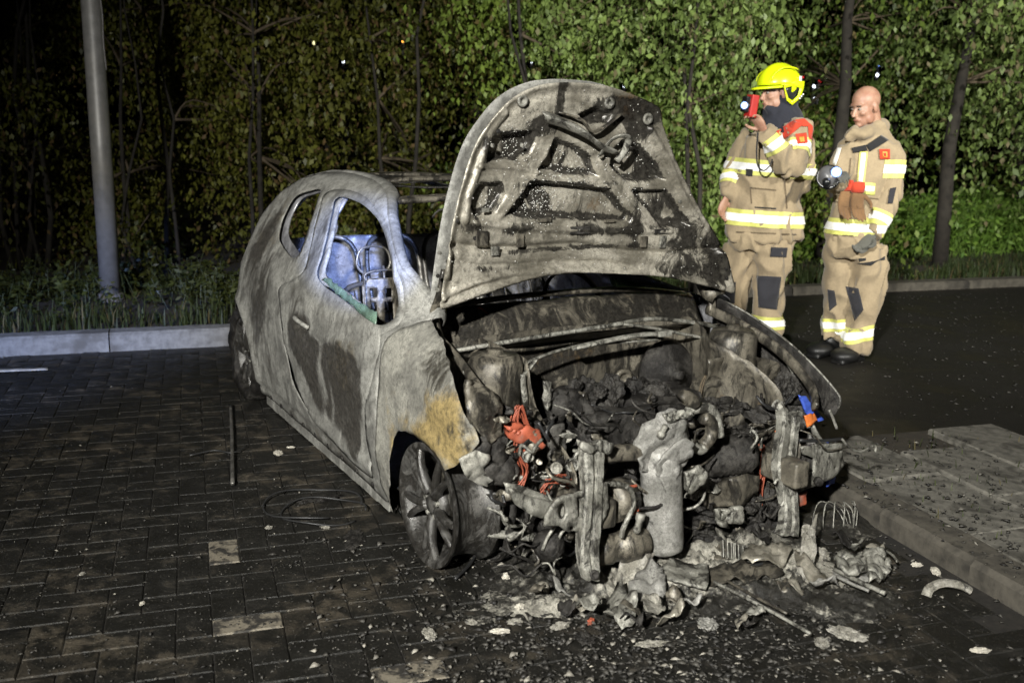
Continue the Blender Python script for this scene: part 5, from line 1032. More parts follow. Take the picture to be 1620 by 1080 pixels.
def patch(name, bvh, quad, mat, parent, off=.007, n=8, thick=.004):
    """sewn-on patch: quad of photo pixels laid on the garment"""
    V, Fq, ok = [], [], []
    for j in range(n + 1):
        for i in range(n + 1):
            s, t = i / n, j / n; p = [(1 - s) * (1 - t) * quad[0][k] + s * (1 - t) * quad[1][k] + s * t * quad[2][k] + (1 - s) * t * quad[3][k] for k in (0, 1)]
            e, d = ray(p); h = bvh.ray_cast(Vector(e), Vector(d).normalized(), 30); ok.append(h[0] is not None)
            V.append((h[0] - Vector(d).normalized() * off if h[0] is not None else Vector(e) + Vector(d) * 7) - parent.location)
    for j in range(n):
        for i in range(n):
            a = j * (n + 1) + i; q = (a, a + n + 1, a + n + 2, a + 1)
            if all(ok[x] for x in q): Fq.append(q)
    if not Fq: return None
    o = mobj(name, V, Fq, MAT[mat], parent, True); m = o.modifiers.new('Solidify', 'SOLIDIFY'); m.thickness = thick; m.offset = 0; return o
def head(parent, c, facing, pitch, k=1.0, neck=True):
    """head with face; c world centre of the skull, facing: yaw of the nose"""
    M = Matrix.Translation(c) @ Matrix.Rotation(facing, 4, 'Z') @ Matrix.Rotation(pitch, 4, 'Y') @ Matrix.Scale(k, 4)
    bm = bmesh.new()
    for cc, r in (((-.012, 0, .035), (.100, .077, .088)), ((.03, 0, -.02), (.062, .066, .08)), ((.038, 0, -.075), (.050, .052, .05)), ((.072, 0, -.103), (.022, .026, .020)), ((.074, 0, .024), (.020, .052, .014)), ((.066, .040, -.030), (.022, .020, .018)), ((.066, -.040, -.030), (.022, .020, .018)), ((.084, 0, -.070), (.014, .026, .014)),
                  ((-.008, .077, -.012), (.020, .010, .034)), ((-.008, -.077, -.012), (.020, .010, .034)), ((.02, .052, -.07), (.035, .016, .035)), ((.02, -.052, -.07), (.035, .016, .035))):
        ball(bm, cc, r, 3)
    tube(bm, [(.082, 0, .012), (.100, 0, -.018), (.112, 0, -.038), (.090, 0, -.046)], [.009, .012, .016, .012], 8)
    if neck: tube(bm, [(-.03, 0, -.02), (-.045, 0, -.12), (-.06, 0, -.22)], [.062, .060, .068], 14)
    bm.transform(M); body, bvh = solid('body', bm, 'skin', parent, .0055, 3)
    def small(nm, cc, r, mat):
        bm = bmesh.new(); ball(bm, cc, r, 2); bm.transform(Matrix.Translation(-parent.location) @ M); bobj(nm, bm, MAT[mat], body, True)
    for s in (-1, 1):
        small('eye', (.082, s * .031, -.002), (.010, .013, .007), 'eye_white'); small('pupil', (.0905, s * .031, -.003), (.004, .005, .005), 'boot_black'); small('eyebrow', (.090, s * .033, .018), (.007, .022, .005), 'brow_hair')
    small('mouth', (.0945, 0, -.071), (.006, .024, .005), 'lip'); return body, bvh, M
def hand(parent, wrist, palm_dir, palm_n, curl, mat, name, k=1.0, body=None):
    """palm and five jointed fingers; palm_dir from wrist to knuckles, palm_n the side the fingers curl to"""
    f = palm_dir.normalized(); nrm = (palm_n - f * palm_n.dot(f)).normalized(); s = f.cross(nrm); bm = bmesh.new(); P = lambda a, b, c: wrist + (f * a + s * b + nrm * c) * k
    tube(bm, [P(-.03, 0, 0), P(0, 0, 0), P(.05, 0, 0), P(.092, 0, .004)], [.027 * k, .030 * k, .040 * k, .039 * k], 12, flat=.48, up=s)
    for i, (b, L) in enumerate(((-.031, .066), (-.011, .078), (.010, .073), (.029, .058))):
        p = P(.086, b, .004); pts = [p]; a = .15
        for seg in (.45, .32, .25):
            a += curl * (1 + .08 * i); pts.append(pts[-1] + (f * math.cos(a) + nrm * math.sin(a)) * L * seg * 1.15 * k)
        tube(bm, pts, [.0098 * k, .0092 * k, .0085 * k, .0068 * k], 8)
    tube(bm, [P(.02, -.032, .006), P(.045, -.056, .018), P(.07, -.062, .038), P(.088, -.052, .054)], [.013 * k, .012 * k, .0105 * k, .008 * k], 8)
    return solid(name, bm, mat, parent, .0045, 2)[0]
MPP = lambda Y: (Y * math.cos(PITCH) + .3) / FPX

# ---------- helmeted firefighter, seen from his left side, filming with a raised hand
base = ground((1208, 566), .045); Y1 = base.y; m1 = MPP(Y1); p1 = empty('person', base, label='firefighter in yellow helmet raising a red camera to the face', cat='person', group='fire crew')
q = lambda x, y, dy=0: ppx((x, y), Y1 + dy)
bm = bmesh.new()
loft(bm, [(q(1208, 380), 57 * m1, .165), (q(1208, 370), 60 * m1, .17), (q(1210, 330), 54 * m1, .155), (q(1217, 285), 50 * m1, .15), (q(1225, 245), 50 * m1, .16), (q(1230, 222), 48 * m1, .19), (q(1234, 205), 30 * m1, .13), (q(1234, 195), 22 * m1, .09)])
tube(bm, [q(1256, 207, -.10), q(1264, 208, -.14), q(1266, 236, -.19), q(1252, 262, -.24), q(1244, 262, -.26)], [20 * m1, 23 * m1, 20 * m1, 18 * m1, 17 * m1], 16)
tube(bm, [q(1246, 263, -.25), q(1232, 240, -.27), q(1214, 214, -.27), q(1208, 207, -.27)], [18 * m1, 16 * m1, 14 * m1, 13 * m1], 16)
tube(bm, [q(1195, 215, .16), q(1172, 250, .12), q(1160, 285, .05), q(1150, 312, -.02)], [20 * m1, 18 * m1, 15 * m1, 12.5 * m1], 16)
tube(bm, [q(1268, 224, -.05), q(1275, 270, -.03), q(1268, 300, 0)], [16 * m1, 12 * m1, 10 * m1], 12)
jacket, jb = solid('jacket', bm, 'tan_fabric', p1, .011, 2, .034, (8, 8, 5), .002)
bm = bmesh.new()
loft(bm, [(q(1208, 362), 50 * m1, .145), (q(1206, 380), 50 * m1, .145), (q(1204, 394), 44 * m1, .13)])
loft(bm, [(q(1226, 386, -.06), 30 * m1, .12), (q(1223, 415, -.07), 28 * m1, .115), (q(1218, 450, -.08), 25 * m1, .10), (q(1216, 490, -.07), 22 * m1, .09), (q(1216, 530, -.06), 20 * m1, .09), (q(1217, 556, -.06), 21 * m1, .09)][::-1])
loft(bm, [(q(1180, 386, .07), 32 * m1, .12), (q(1168, 420, .07), 30 * m1, .12), (q(1158, 455, .06), 26 * m1, .11), (q(1152, 500, .06), 22 * m1, .10), (q(1150, 550, .06), 21 * m1, .09)][::-1])
trousers, tb = solid('trousers', bm, 'tan_fabric', p1, .011, 2, .030, (8, 8, 6), .002)
for (x, y, dy) in ((1212, 560, -.07), (1146, 556, .05)):
    bm = bmesh.new(); a = q(x, y, dy); a.z = base.z; ball(bm, a + Vector((-.08, -.02, .05)), (.15, .06, .052), 3); ball(bm, a + Vector((.03, 0, .09)), (.065, .06, .10), 3); box(bm, a + Vector((-.06, -.015, .012)), (.28, .10, .024), bevel=.01); solid('boot', bm, 'boot_black', p1, .008, 2)
for cx, cy, tx, w1, w2 in ((1215, 266, .09, .10, .046), (1208, 344, .05, .105, .050)):
    stripe(jb, q(cx, cy), Vector((tx * .8, 0, 1)), w1, w2, p1, .34)
stripe(jb, q(1223, 227, -.27), q(1214, 214, -.27) - q(1236, 246, -.26), .105, .05, p1, .10); stripe(jb, q(1266, 240, -.17), q(1262, 256, -.22) - q(1264, 224, -.16), .08, .04, p1, .16)
stripe(jb, q(1160, 287, .045), q(1150, 312, -.02) - q(1166, 265, .10), .085, .042, p1, .10)
stripe(tb, q(1215, 508, -.065), Vector((0, 0, 1)), .09, .045, p1, .16); stripe(tb, q(1152, 510, .06), Vector((0, 0, 1)), .09, .045, p1, .16)
patch('red_shoulder_panel', jb, [(1228, 208), (1254, 190), (1272, 196), (1242, 220)], 'red_fabric', p1, .010); patch('red_collar_strap', jb, [(1256, 190), (1272, 187), (1286, 200), (1270, 200)], 'red_fabric', p1, .010); patch('red_sleeve_edge', jb, [(1278, 196), (1286, 200), (1286, 222), (1280, 220)], 'red_fabric', p1, .008)
bd = patch('badge', jb, [(1258, 212), (1276, 210), (1278, 226), (1262, 228)], 'red_fabric', p1, .014)
patch('badge_emblem', jb, [(1264, 217), (1272, 216), (1273, 224), (1266, 225)], 'badge_gold', p1, .019, 4)
patch('radio_pocket', jb, [(1180, 267), (1191, 268), (1190, 279), (1180, 278)], 'strap_black', p1, .012, 4); patch('pocket_slit', jb, [(1194, 327), (1228, 329), (1228, 331), (1194, 329)], 'strap_black', p1, .006, 6, .002)
patch('thigh_patch', tb, [(1220, 391), (1246, 392), (1244, 407), (1218, 406)], 'dark_patch', p1); patch('knee_patch', tb, [(1197, 436), (1236, 438), (1229, 490), (1200, 486)], 'dark_patch', p1, .008, 10); patch('knee_patch', tb, [(1147, 446), (1164, 446), (1162, 480), (1147, 478)], 'dark_patch', p1, .008)
for L_ in ([(1186, 296), (1228, 300), (1228, 302), (1186, 298)], [(1186, 298), (1188, 298), (1190, 322), (1188, 322)], [(1240, 282), (1242, 282), (1246, 330), (1244, 330)], [(1165, 366), (1260, 370), (1260, 372), (1165, 368)]): patch('seam', jb, L_, 'tan_seam', p1, .005, 8, .002)
body, hb, M = head(p1, q(1229, 146, -.02), math.pi + .28, .05, .98)
bm = bmesh.new(); loft(bm, [(q(1236, 210), 40 * m1, .15), (q(1238, 196), 34 * m1, .135), (q(1238, 182), 30 * m1, .12), (q(1238, 166), 23 * m1, .10), (q(1240, 150), 22 * m1, .095), (q(1236, 138), 18 * m1, .08)]); tube(bm, [q(1214, 184, -.05), q(1222, 178, -.03), q(1232, 174)], [14 * m1, 17 * m1, 18 * m1], 12); solid('navy_balaclava', bm, 'navy_hood', p1, .009, 3, .008, (14, 14, 12))
# helmet
H = M.copy(); H.translation = Vector((0, 0, 0)); hl = empty('helmet', (0, 0, 0)); hl.parent = p1; hl.matrix_parent_inverse = Matrix.Identity(4)
hm = Matrix.Translation(M.translation - base) @ H
def hpart(nm, bm, mat, sm=True):
    bm.transform(hm); return bobj(nm, bm, MAT[mat], hl, sm)
bm = bmesh.new(); g = bmesh.ops.create_uvsphere(bm, u_segments=36, v_segments=24, radius=1.0)
for v in g['verts']:
    n_ = v.co.copy(); crest = .012 * math.exp(-(n_.y / .22) ** 2) * max(0, n_.z); v.co = Vector((n_.x * .150 - .016, n_.y * .122, n_.z * .128 + .045 + crest))
bmesh.ops.delete(bm, geom=[v for v in bm.verts if v.co.z < .03 - .25 * (v.co.x < -.02) * min(1, (-.02 - v.co.x) / .05) * .35], context='VERTS'); o = hpart('shell', bm, 'helmet_yellow'); o.modifiers.new('Solidify', 'SOLIDIFY').thickness = .006
bm = bmesh.new(); V0 = []
for i in range(17):
    a = -1.25 + 2.5 * i / 16; V0.append((bm.verts.new((math.cos(a) * .128 - .016, math.sin(a) * .118, .043)), bm.verts.new((math.cos(a) * (.20 - .05 * abs(a) / 1.25) - .016, math.sin(a) * .132, .034 - .006 * math.cos(a)))))
for a, b in zip(V0, V0[1:]): bm.faces.new((a[0], a[1], b[1], b[0]))
o = hpart('brim', bm, 'helmet_yellow'); o.modifiers.new('Solidify', 'SOLIDIFY').thickness = .010
for s in (-1, 1):
    bm = bmesh.new(); out = [(.045, .045), (.02, .04), (-.005, -.055), (-.045, -.085), (-.10, -.045), (-.125, .02), (-.13, .06), (-.06, .07)]; ih = [(.01, .022), (-.015, -.04), (-.045, -.058), (-.085, -.025), (-.098, .02), (-.05, .035)]
    o = panel('side_guard', out, lambda x, z, s=s: tuple(hm @ Vector((x, s * (.120 - .10 * max(0, -x - .06) ** 2 * 4), z))), MAT['helmet_yellow'], hl, holes=[ih], sp=.012, thick=.010, smooth_outline=False)
    panel('ear_pad', ih, lambda x, z, s=s: tuple(hm @ Vector((x, s * .108, z))), MAT['visor_black'], hl, sp=.02, thick=.01)
    bm = bmesh.new(); box(bm, (-.118, s * .088, .075), (.045, .006, .04), Matrix.Rotation(s * .75, 3, 'Z'), .002); hpart('reflective_decal', bm, 'silver_tape')
    for kx in range(3): bm = bmesh.new(); box(bm, (-.115 + .012 * kx, s * .128, -.02 - .012 * kx), (.010, .004, .008), None, .001); hpart('reflective_decal', bm, 'silver_tape')
    # crown panel line
    bm = bmesh.new(); tube(bm, [(math.cos(a) * .118 - .02, s * (.095 + .012 * math.sin(a)), math.sin(a) * .095 + .058) for a in np.linspace(.15, 2.2, 14)], .004, 6); hpart('shell_ridge', bm, 'helmet_yellow')
bm = bmesh.new(); V0 = [(bm.verts.new((math.cos(a) * .122 - .012, math.sin(a) * .110, .040)), bm.verts.new((math.cos(a) * .126 - .006, math.sin(a) * .112, .012))) for a in np.linspace(-1.2, 1.2, 15)]
for a, b in zip(V0, V0[1:]): bm.faces.new((a[0], a[1], b[1], b[0]))
o = hpart('visor', bm, 'visor_black'); o.modifiers.new('Solidify', 'SOLIDIFY').thickness = .004
# hands
hand(p1, q(1208, 206, -.275), q(1194, 182, -.28) - q(1208, 206, -.275), Vector((-.5, -.2, .35)), .42, 'skin', 'hand', 1.0)
hand(p1, q(1149, 314, -.025), q(1141, 332, -.03) - q(1149, 314, -.025), Vector((.6, -.6, .2)), .35, 'skin', 'hand', .95)
# cord at the wrist
cam_ = empty('camera_device', q(1189, 168, -.30), label='red handheld thermal camera held up by the helmeted firefighter', cat='camera')
L0 = cam_.location
bm = bmesh.new(); box(bm, (0, 0, 0), (.050, .075, .135), Matrix.Rotation(.12, 3, 'Y') @ Matrix.Rotation(.3, 3, 'Z'), .008); bobj('case', bm, MAT['device_red'], cam_)
bm = bmesh.new(); box(bm, (-.035, 0, .01), (.034, .062, .095), Matrix.Rotation(.12, 3, 'Y') @ Matrix.Rotation(.3, 3, 'Z'), .008); bobj('bezel', bm, MAT['visor_black'], cam_)
bm = bmesh.new(); c_ = q(1178, 167, -.33) - L0; lathe(bm, [(.016, -.03), (.026, 0), (.026, .02), (.022, .021)], c_ + Vector((.02, .02, 0)), (-.6, -.75, 0), 20); bobj('torch_housing', bm, MAT['visor_black'], cam_, True)
bm = bmesh.new(); lathe(bm, [(.017, .012), (.015, .016), (0, .018)], c_ + Vector((.009, .007, 0)), (-.6, -.75, 0), 20); bobj('torch_lens', bm, MAT['torch_white'], cam_, True)
bm = bmesh.new(); lathe(bm, [(.017, .019), (.022, .020), (.022, .023), (.017, .022), (.017, .019)], c_ + Vector((.009, .007, 0)), (-.6, -.75, 0), 24, caps=False); bobj('halo_ring', bm, MAT['halo_blue'], cam_, True)  # glowing ring added for the blue halo round the lens
bm = bmesh.new(); tube(bm, smoothpts([q(1199, 210, -.30), q(1197, 240, -.33), q(1199, 262, -.34), q(1208, 270, -.345), q(1218, 262, -.345), q(1222, 252, -.34)], 5), .005, 6); bm.transform(Matrix.Translation(-L0)); bobj('lanyard', bm, MAT['strap_black'], cam_, True)

# ---------- bald firefighter, three-quarter view, looking down to the left
base = ground((1345, 568), .045); Y2 = base.y; m2 = MPP(Y2); p2 = empty('person', base, label='bald firefighter in tan turnout suit with a torch on the chest', cat='person', group='fire crew')
q = lambda x, y, dy=0: ppx((x, y), Y2 + dy)
bm = bmesh.new()
loft(bm, [(q(1348, 384), 37 * m2, .15), (q(1348, 374), 39 * m2, .155), (q(1352, 335), 37 * m2, .145), (q(1362, 285), 40 * m2, .145), (q(1371, 248), 46 * m2, .155), (q(1376, 230), 45 * m2, .155), (q(1378, 214), 28 * m2, .12), (q(1378, 206), 22 * m2, .09)])
tube(bm, [q(1404, 232, -.04), q(1413, 250, -.05), q(1412, 285, -.06), q(1406, 312, -.07)], [19 * m2, 19 * m2, 17 * m2, 16.5 * m2], 16)
tube(bm, [q(1407, 306, -.07), q(1396, 338, -.12), q(1384, 364, -.16), q(1380, 372, -.17)], [17 * m2, 16 * m2, 15 * m2, 14 * m2], 16)
tube(bm, [q(1345, 236, -.05), q(1333, 260, -.10), q(1325, 290, -.14)], [17 * m2, 16 * m2, 15 * m2], 16)
tube(bm, [q(1325, 292, -.14), q(1327, 288, -.24), q(1330, 284, -.30)], [15 * m2, 13 * m2, 12 * m2], 14)
tube(bm, [q(1352, 208, -.09), q(1346, 214, -.13), q(1362, 216, -.14), q(1384, 205, -.07), q(1398, 196, .0)], [8 * m2, 9 * m2, 9 * m2, 9 * m2, 8 * m2], 12)
tube(bm, [q(1398, 196, .0), q(1396, 198, .08), q(1376, 200, .1)], [9 * m2, 9 * m2, 9 * m2], 12)
jacket, jb = solid('jacket', bm, 'tan_fabric', p2, .011, 2, .032, (8, 8, 5), .002)
bm = bmesh.new()
loft(bm, [(q(1347, 366), 38 * m2, .15), (q(1347, 385), 40 * m2, .155), (q(1347, 404), 38 * m2, .15)])
loft(bm, [(q(1368, 388, -.02), 31 * m2, .13), (q(1374, 420, -.04), 28 * m2, .125), (q(1374, 455, -.06), 25 * m2, .115), (q(1368, 480, -.06), 23 * m2, .105), (q(1360, 515, -.04), 21 * m2, .10), (q(1355, 545, -.03), 23 * m2, .11), (q(1354, 556, -.03), 20 * m2, .10)][::-1])
loft(bm, [(q(1328, 388, .04), 26 * m2, .12), (q(1326, 420, .04), 24 * m2, .115), (q(1325, 455, .03), 21 * m2, .105), (q(1325, 480, .04), 18 * m2, .095), (q(1320, 512, .07), 18 * m2, .09), (q(1316, 534, .09), 18 * m2, .09)][::-1])
trousers, tb = solid('trousers', bm, 'tan_fabric', p2, .011, 2, .030, (8, 8, 6), .002)
for (x, y, dy) in ((1350, 566, -.03), (1312, 545, .14)):
    bm = bmesh.new(); a = q(x, y, dy); a.z = base.z; ball(bm, a + Vector((-.08, -.07, .05)), (.11, .09, .052), 3, rot=Matrix.Rotation(.7, 3, 'Z')); ball(bm, a + Vector((.01, 0, .09)), (.07, .065, .10), 3); box(bm, a + Vector((-.05, -.045, .012)), (.27, .10, .024), Matrix.Rotation(.7, 3, 'Z'), .01); solid('boot', bm, 'boot_black', p2, .008, 2)
stripe(jb, q(1350, 357), Vector((.02, 0, 1)), .105, .050, p2, .30)
stripe(jb, q(1411, 268, -.055), q(1410, 290, -.06) - q(1413, 245, -.05), .115, .052, p2, .12); stripe(jb, q(1391, 351, -.14), q(1384, 364, -.16) - q(1398, 335, -.11), .10, .046, p2, .10)
stripe(tb, q(1359, 524, -.035), Vector((-.25, 0, 1)), .10, .05, p2, .16); stripe(tb, q(1320, 511, .07), Vector((-.1, 0, 1)), .09, .045, p2, .14)
patch('reflective_band', jb, [(1360, 240), (1373, 240), (1367, 298), (1355, 294)], 'hivis_yellow', p2, .008); patch('silver_tape', jb, [(1363, 242), (1370, 242), (1364, 292), (1358, 288)], 'silver_tape', p2, .012)
patch('reflective_band', jb, [(1364, 288), (1385, 290), (1384, 309), (1363, 307)], 'hivis_yellow', p2, .008, 5); patch('silver_tape', jb, [(1365, 294), (1384, 295), (1383, 303), (1364, 302)], 'silver_tape', p2, .012, 5)
patch('reflective_band', jb, [(1325, 234), (1331, 234), (1322, 262), (1317, 258)], 'silver_tape', p2, .010, 5)
patch('shoulder_strap', jb, [(1370, 230), (1394, 214), (1406, 222), (1376, 240)], 'strap_black', p2, .012); patch('chest_flap', jb, [(1347, 234), (1370, 229), (1372, 238), (1350, 242)], 'strap_black', p2, .016, 5)
patch('badge', jb, [(1391, 236), (1408, 236), (1408, 252), (1392, 252)], 'red_fabric', p2, .014); patch('badge_emblem', jb, [(1396, 240), (1404, 240), (1404, 249), (1397, 249)], 'badge_gold', p2, .019, 4); patch('badge_centre', jb, [(1398, 242), (1402, 242), (1402, 247), (1399, 247)], 'red_fabric', p2, .0235, 3)
patch('sleeve_grip', jb, [(1408, 298), (1418, 296), (1412, 322), (1404, 322)], 'dark_patch', p2, .010)
patch('knee_patch', tb, [(1338, 453), (1358, 456), (1366, 490), (1352, 507)], 'dark_patch', p2, .009); patch('knee_patch', tb, [(1309, 458), (1320, 460), (1324, 482), (1312, 492)], 'dark_patch', p2, .009)
patch('pocket_edge', tb, [(1356, 417), (1378, 420), (1400, 405), (1400, 411)], 'strap_black', p2, .010); patch('pocket_tag', tb, [(1358, 409), (1370, 408), (1370, 412), (1359, 414)], 'strap_black', p2, .010, 3)
for L_ in ([(1345, 250), (1347, 250), (1338, 340), (1336, 340)], [(1372, 312), (1390, 314), (1390, 316), (1372, 314)], [(1320, 318), (1340, 320), (1340, 322), (1320, 320)], [(1318, 371), (1380, 373), (1380, 375), (1318, 373)]): patch('seam', jb, L_, 'tan_seam', p2, .005, 8, .002)
head(p2, q(1369, 168, -.03), math.pi + .5, .24, 1.0)
hand(p2, q(1379, 373, -.17), q(1364, 392, -.19) - q(1379, 373, -.17), Vector((-.4, -.5, .3)), .38, 'grey_glove', 'glove', 1.12)
hand(p2, q(1330, 284, -.31), Vector((-.15, -.5, .25)), Vector((.3, -.1, -.7)), .55, 'grey_glove', 'glove', .95)
# torch, breathing mask and spare gloves carried on the chest
tr = empty('torch', q(1323, 272, -.40), label='lit white torch held at the chest of the bald firefighter', cat='torch')
ax = Vector((-.25, -1, -.12)); bm = bmesh.new(); lathe(bm, [(.02, -.15), (.022, -.14), (.022, -.05), (.030, -.02), (.034, .0), (.026, .004)], (0, 0, 0), ax, 22); bobj('housing', bm, MAT['visor_black'], tr, True)
bm = bmesh.new(); lathe(bm, [(.024, .0), (.020, .006), (0, .009)], (0, 0, 0), ax, 22); bobj('lens', bm, MAT['torch_white'], tr, True)
bm = bmesh.new(); lathe(bm, [(.024, .004), (.031, .005), (.031, .008), (.024, .008), (.024, .004)], (0, 0, 0), ax, 24, caps=False); bobj('halo_ring', bm, MAT['halo_blue'], tr, True)  # blue halo of the torch, made as a glowing ring
mk = empty('breathing_mask', q(1309, 280, -.33), label='grey breathing mask hanging beside the torch', cat='mask')
bm = bmesh.new(); ball(bm, (0, 0, 0), (.065, .07, .072), 3, .08, 1.2); bobj('face_shield', bm, MAT['mask_grey'], mk, True)
bm = bmesh.new(); lathe(bm, [(.058, -.012), (.074, -.008), (.076, .006), (.060, .012), (.058, -.012)], (0, -.02, 0), (-.3, -1, .1), 28, caps=False); bobj('seal', bm, MAT['visor_black'], mk, True)
bm = bmesh.new(); lathe(bm, [(.02, 0), (.026, .02), (.022, .05), (0, .052)], (-.02, -.06, -.02), (-.4, -1, -.3), 16); bobj('valve', bm, MAT['visor_black'], mk, True)
gl_ = empty('spare_gloves', q(1345, 318, -.27), label='brown leather gloves with red cuffs hanging at the chest', cat='gloves')
for k, (dx, dz) in enumerate(((-.03, 0), (.035, -.01))):
    w0 = gl_.location + Vector((dx, -.02 * k, .07 + dz)); h_ = hand(gl_, w0, Vector((-.10 + .12 * k, -.05, -1)), Vector((.2, -1, 0)), .22, 'leather_glove', 'glove', 1.15)
    bm = bmesh.new(); loft(bm, [(w0 - gl_.location + Vector((0, 0, -.005)), .042, .03), (w0 - gl_.location + Vector((0, 0, .03)), .046, .034), (w0 - gl_.location + Vector((0, 0, .06)), .040, .03)], 14); bobj('cuff', bm, MAT['red_fabric'], gl_, True)

# ------------------------------------------------------------------ wreckage and ash on the ground
def shard(name, label, cat, L, mat, h=.03, thick=.008, tilt=(0, 0), wob=.02, jag=.012, group='wreckage in front of the car', parts=()):
    """torn plate lying on the ground; outline read from the photo at height h"""
    P = [ground(p, h) for p in L]; c = sum(P, Vector()) / len(P); o = empty(name, (c.x, c.y, 0), label=label, cat=cat, group=group)
    O = [(p.x - c.x, p.y - c.y) for p in P]; span = max(max(abs(x), abs(y)) for x, y in O); sd = random.random() * 40
    m = lambda x, y: (x, y, max(.006, h + tilt[0] * x + tilt[1] * y + wob * noise.fractal(Vector((x * 9, y * 9, sd)), 1, 2, 4) + wob * .8 * abs(noise.noise(Vector((x * 28, y * 28, sd)))) - wob * .2))
    panel('plate', O, m, MAT[mat], o, sp=max(.008, span / 6.5), thick=thick * .5, smooth_outline=False, jag=jag, smooth=False)
    return o
def clod(name, label, cat, p, r, mat, z=None, amp=.4, freq=2.6, group='clinker and ash lumps', sub=4):
    c = ground(p, 0); bm = bmesh.new(); ball(bm, (0, 0, r[2] * .35 if z is None else z), (r[0], r[1] * .7, r[2] * .8), sub, amp, freq, random.random() * 60, Matrix.Rotation(random.uniform(0, 6), 3, 'Z'))
    for v in bm.verts: v.co.z = max(v.co.z, .001)
    o = bobj(name, bm, MAT[mat], None, False, label=label, cat=cat, group=group); o.location = c; return o
def rod(name, label, cat, L, r, mat, z=.02, group='rods and wires on the ground', flat=1.0):
    P = [ground(p, z if not isinstance(z, (list, tuple)) else z[i]) for i, p in enumerate(L)]; bm = bmesh.new(); tube(bm, smoothpts([p - Vector((P[0].x, P[0].y, 0)) for p in P], 4), r, 7, flat=flat)
    o = bobj(name, bm, MAT[mat], None, True, label=label, cat=cat, group=group); o.location = (P[0].x, P[0].y, 0); return o
# low heap of ash and melted plastic under and before the stripped front
V, Fq, A = [], [], []; NU, NV = 210, 90
for j in range(NV + 1):
    for i in range(NU + 1):
        p = ground((690 + 740 * i / NU, 800 + 205 * j / NV)); e = max(abs(i / NU - .5) * 2, abs(j / NV - .45) * 1.9); k = float(sstep(e + .35 * noise.noise(p * 3), .95, .35))
        V.append((p.x, p.y, -.012 + k * (.028 + .045 * abs(noise.fractal(p * 7, 1, 2, 5)) + .030 * abs(noise.fractal(p * 24, 1, 2, 4)) + .012 * abs(noise.noise(p * 70)))))
        X, Yp = 690 + 740 * i / NU, 800 + 205 * j / NV; pale = math.exp(-((X - 1010) / 70) ** 2 - ((Yp - 925) / 38) ** 2) + .9 * math.exp(-((X - 1180) / 110) ** 2 - ((Yp - 895) / 26) ** 2) + .9 * math.exp(-((X - 1350) / 70) ** 2 - ((Yp - 900) / 28) ** 2) + .6 * math.exp(-((X - 830) / 90) ** 2 - ((Yp - 970) / 26) ** 2)
        A.append((.62 - .75 * pale + .35 * noise.fractal(p * 9, 1, 2, 4), 0, .5 * pale))
for j in range(NV):
    for i in range(NU): a = j * (NU + 1) + i; Fq.append((a, a + NU + 1, a + NU + 2, a + 1))
npmesh('ash_heap', np.array(V), np.array(Fq), MAT['heap_ash'], None, np.array(A), smooth=False, label='black heap of ash and melted plastic under the stripped front', cat='ash', kind='stuff')
shard('burnt_sheet', 'whitish crumpled sheet leaning at the foot of the catalytic converter', 'debris', [(975, 905), (985, 890), (1010, 880), (1035, 876), (1042, 884), (1020, 900), (1000, 915), (982, 922)], 'ash_crust', .07, .01, (.1, .5), .06)
shard('burnt_sheet', 'whitish crumpled sheet lying frontmost below the near bracket', 'debris', [(955, 965), (965, 942), (978, 935), (1000, 950), (1010, 965), (985, 978)], 'ash_alloy', .05, .01, (.2, .3), .06)
shard('burnt_sheet', 'grey folded sheet between the two whitish sheets', 'debris', [(995, 925), (1020, 905), (1050, 912), (1055, 935), (1030, 950), (1005, 945)], 'cat_steel', .06, .008, (.1, .2), .06)
shard('bumper_beam', 'long pale bumper beam piece right of the whitish sheets', 'debris', [(1045, 905), (1060, 892), (1120, 895), (1122, 912), (1118, 928), (1060, 918)], 'ash_alloy', .06, .02, (0, .2), .02, .006)
shard('burnt_sheet', 'dark glossy sheet spread beside the bumper beam piece', 'debris', [(1122, 900), (1190, 888), (1235, 890), (1240, 905), (1180, 918), (1128, 922)], 'bay_steel', .05, .008, (.05, .15), .04)
shard('burnt_sheet', 'brown tinted flat sheet behind the finned radiator piece', 'debris', [(1172, 878), (1185, 866), (1240, 862), (1252, 874), (1245, 884), (1190, 888)], 'hood_steel', .07, .01, (.0, .25), .03)
shard('burnt_sheet', 'tan triangular sheet standing up among the wreckage', 'debris', [(1262, 880), (1270, 862), (1288, 850), (1290, 872), (1282, 890)], 'ash_crust', .09, .008, (.2, .9), .04)
shard('burnt_sheet', 'long tan sheet lying under the triangular one', 'debris', [(1255, 880), (1268, 885), (1305, 905), (1308, 915), (1290, 914), (1262, 895)], 'hood_steel', .05, .01, (.1, .2), .03)
shard('lamp_casting', 'pale broken lamp casting at right end of the wreckage', 'debris', [(1318, 880), (1340, 872), (1372, 878), (1375, 892), (1352, 902), (1325, 896)], 'ash_alloy', .08, .03, (.1, .1), .04, .008)
shard('lamp_casting', 'small stepped casting at the far right of the wreckage', 'debris', [(1368, 882), (1395, 880), (1412, 890), (1400, 900), (1375, 905)], 'ash_alloy', .07, .03, (.1, .2), .04, .006)
shard('burnt_sheet', 'narrow bright strip under the right hand castings', 'debris', [(1318, 905), (1360, 908), (1402, 902), (1405, 908), (1360, 918), (1322, 914)], 'cat_steel', .03, .008, (0, .1), .02)
rad = empty('radiator_piece', ground((1160, 890)), label='finned remnant of the radiator lying in the ash', cat='radiator', group='wreckage in front of the car')
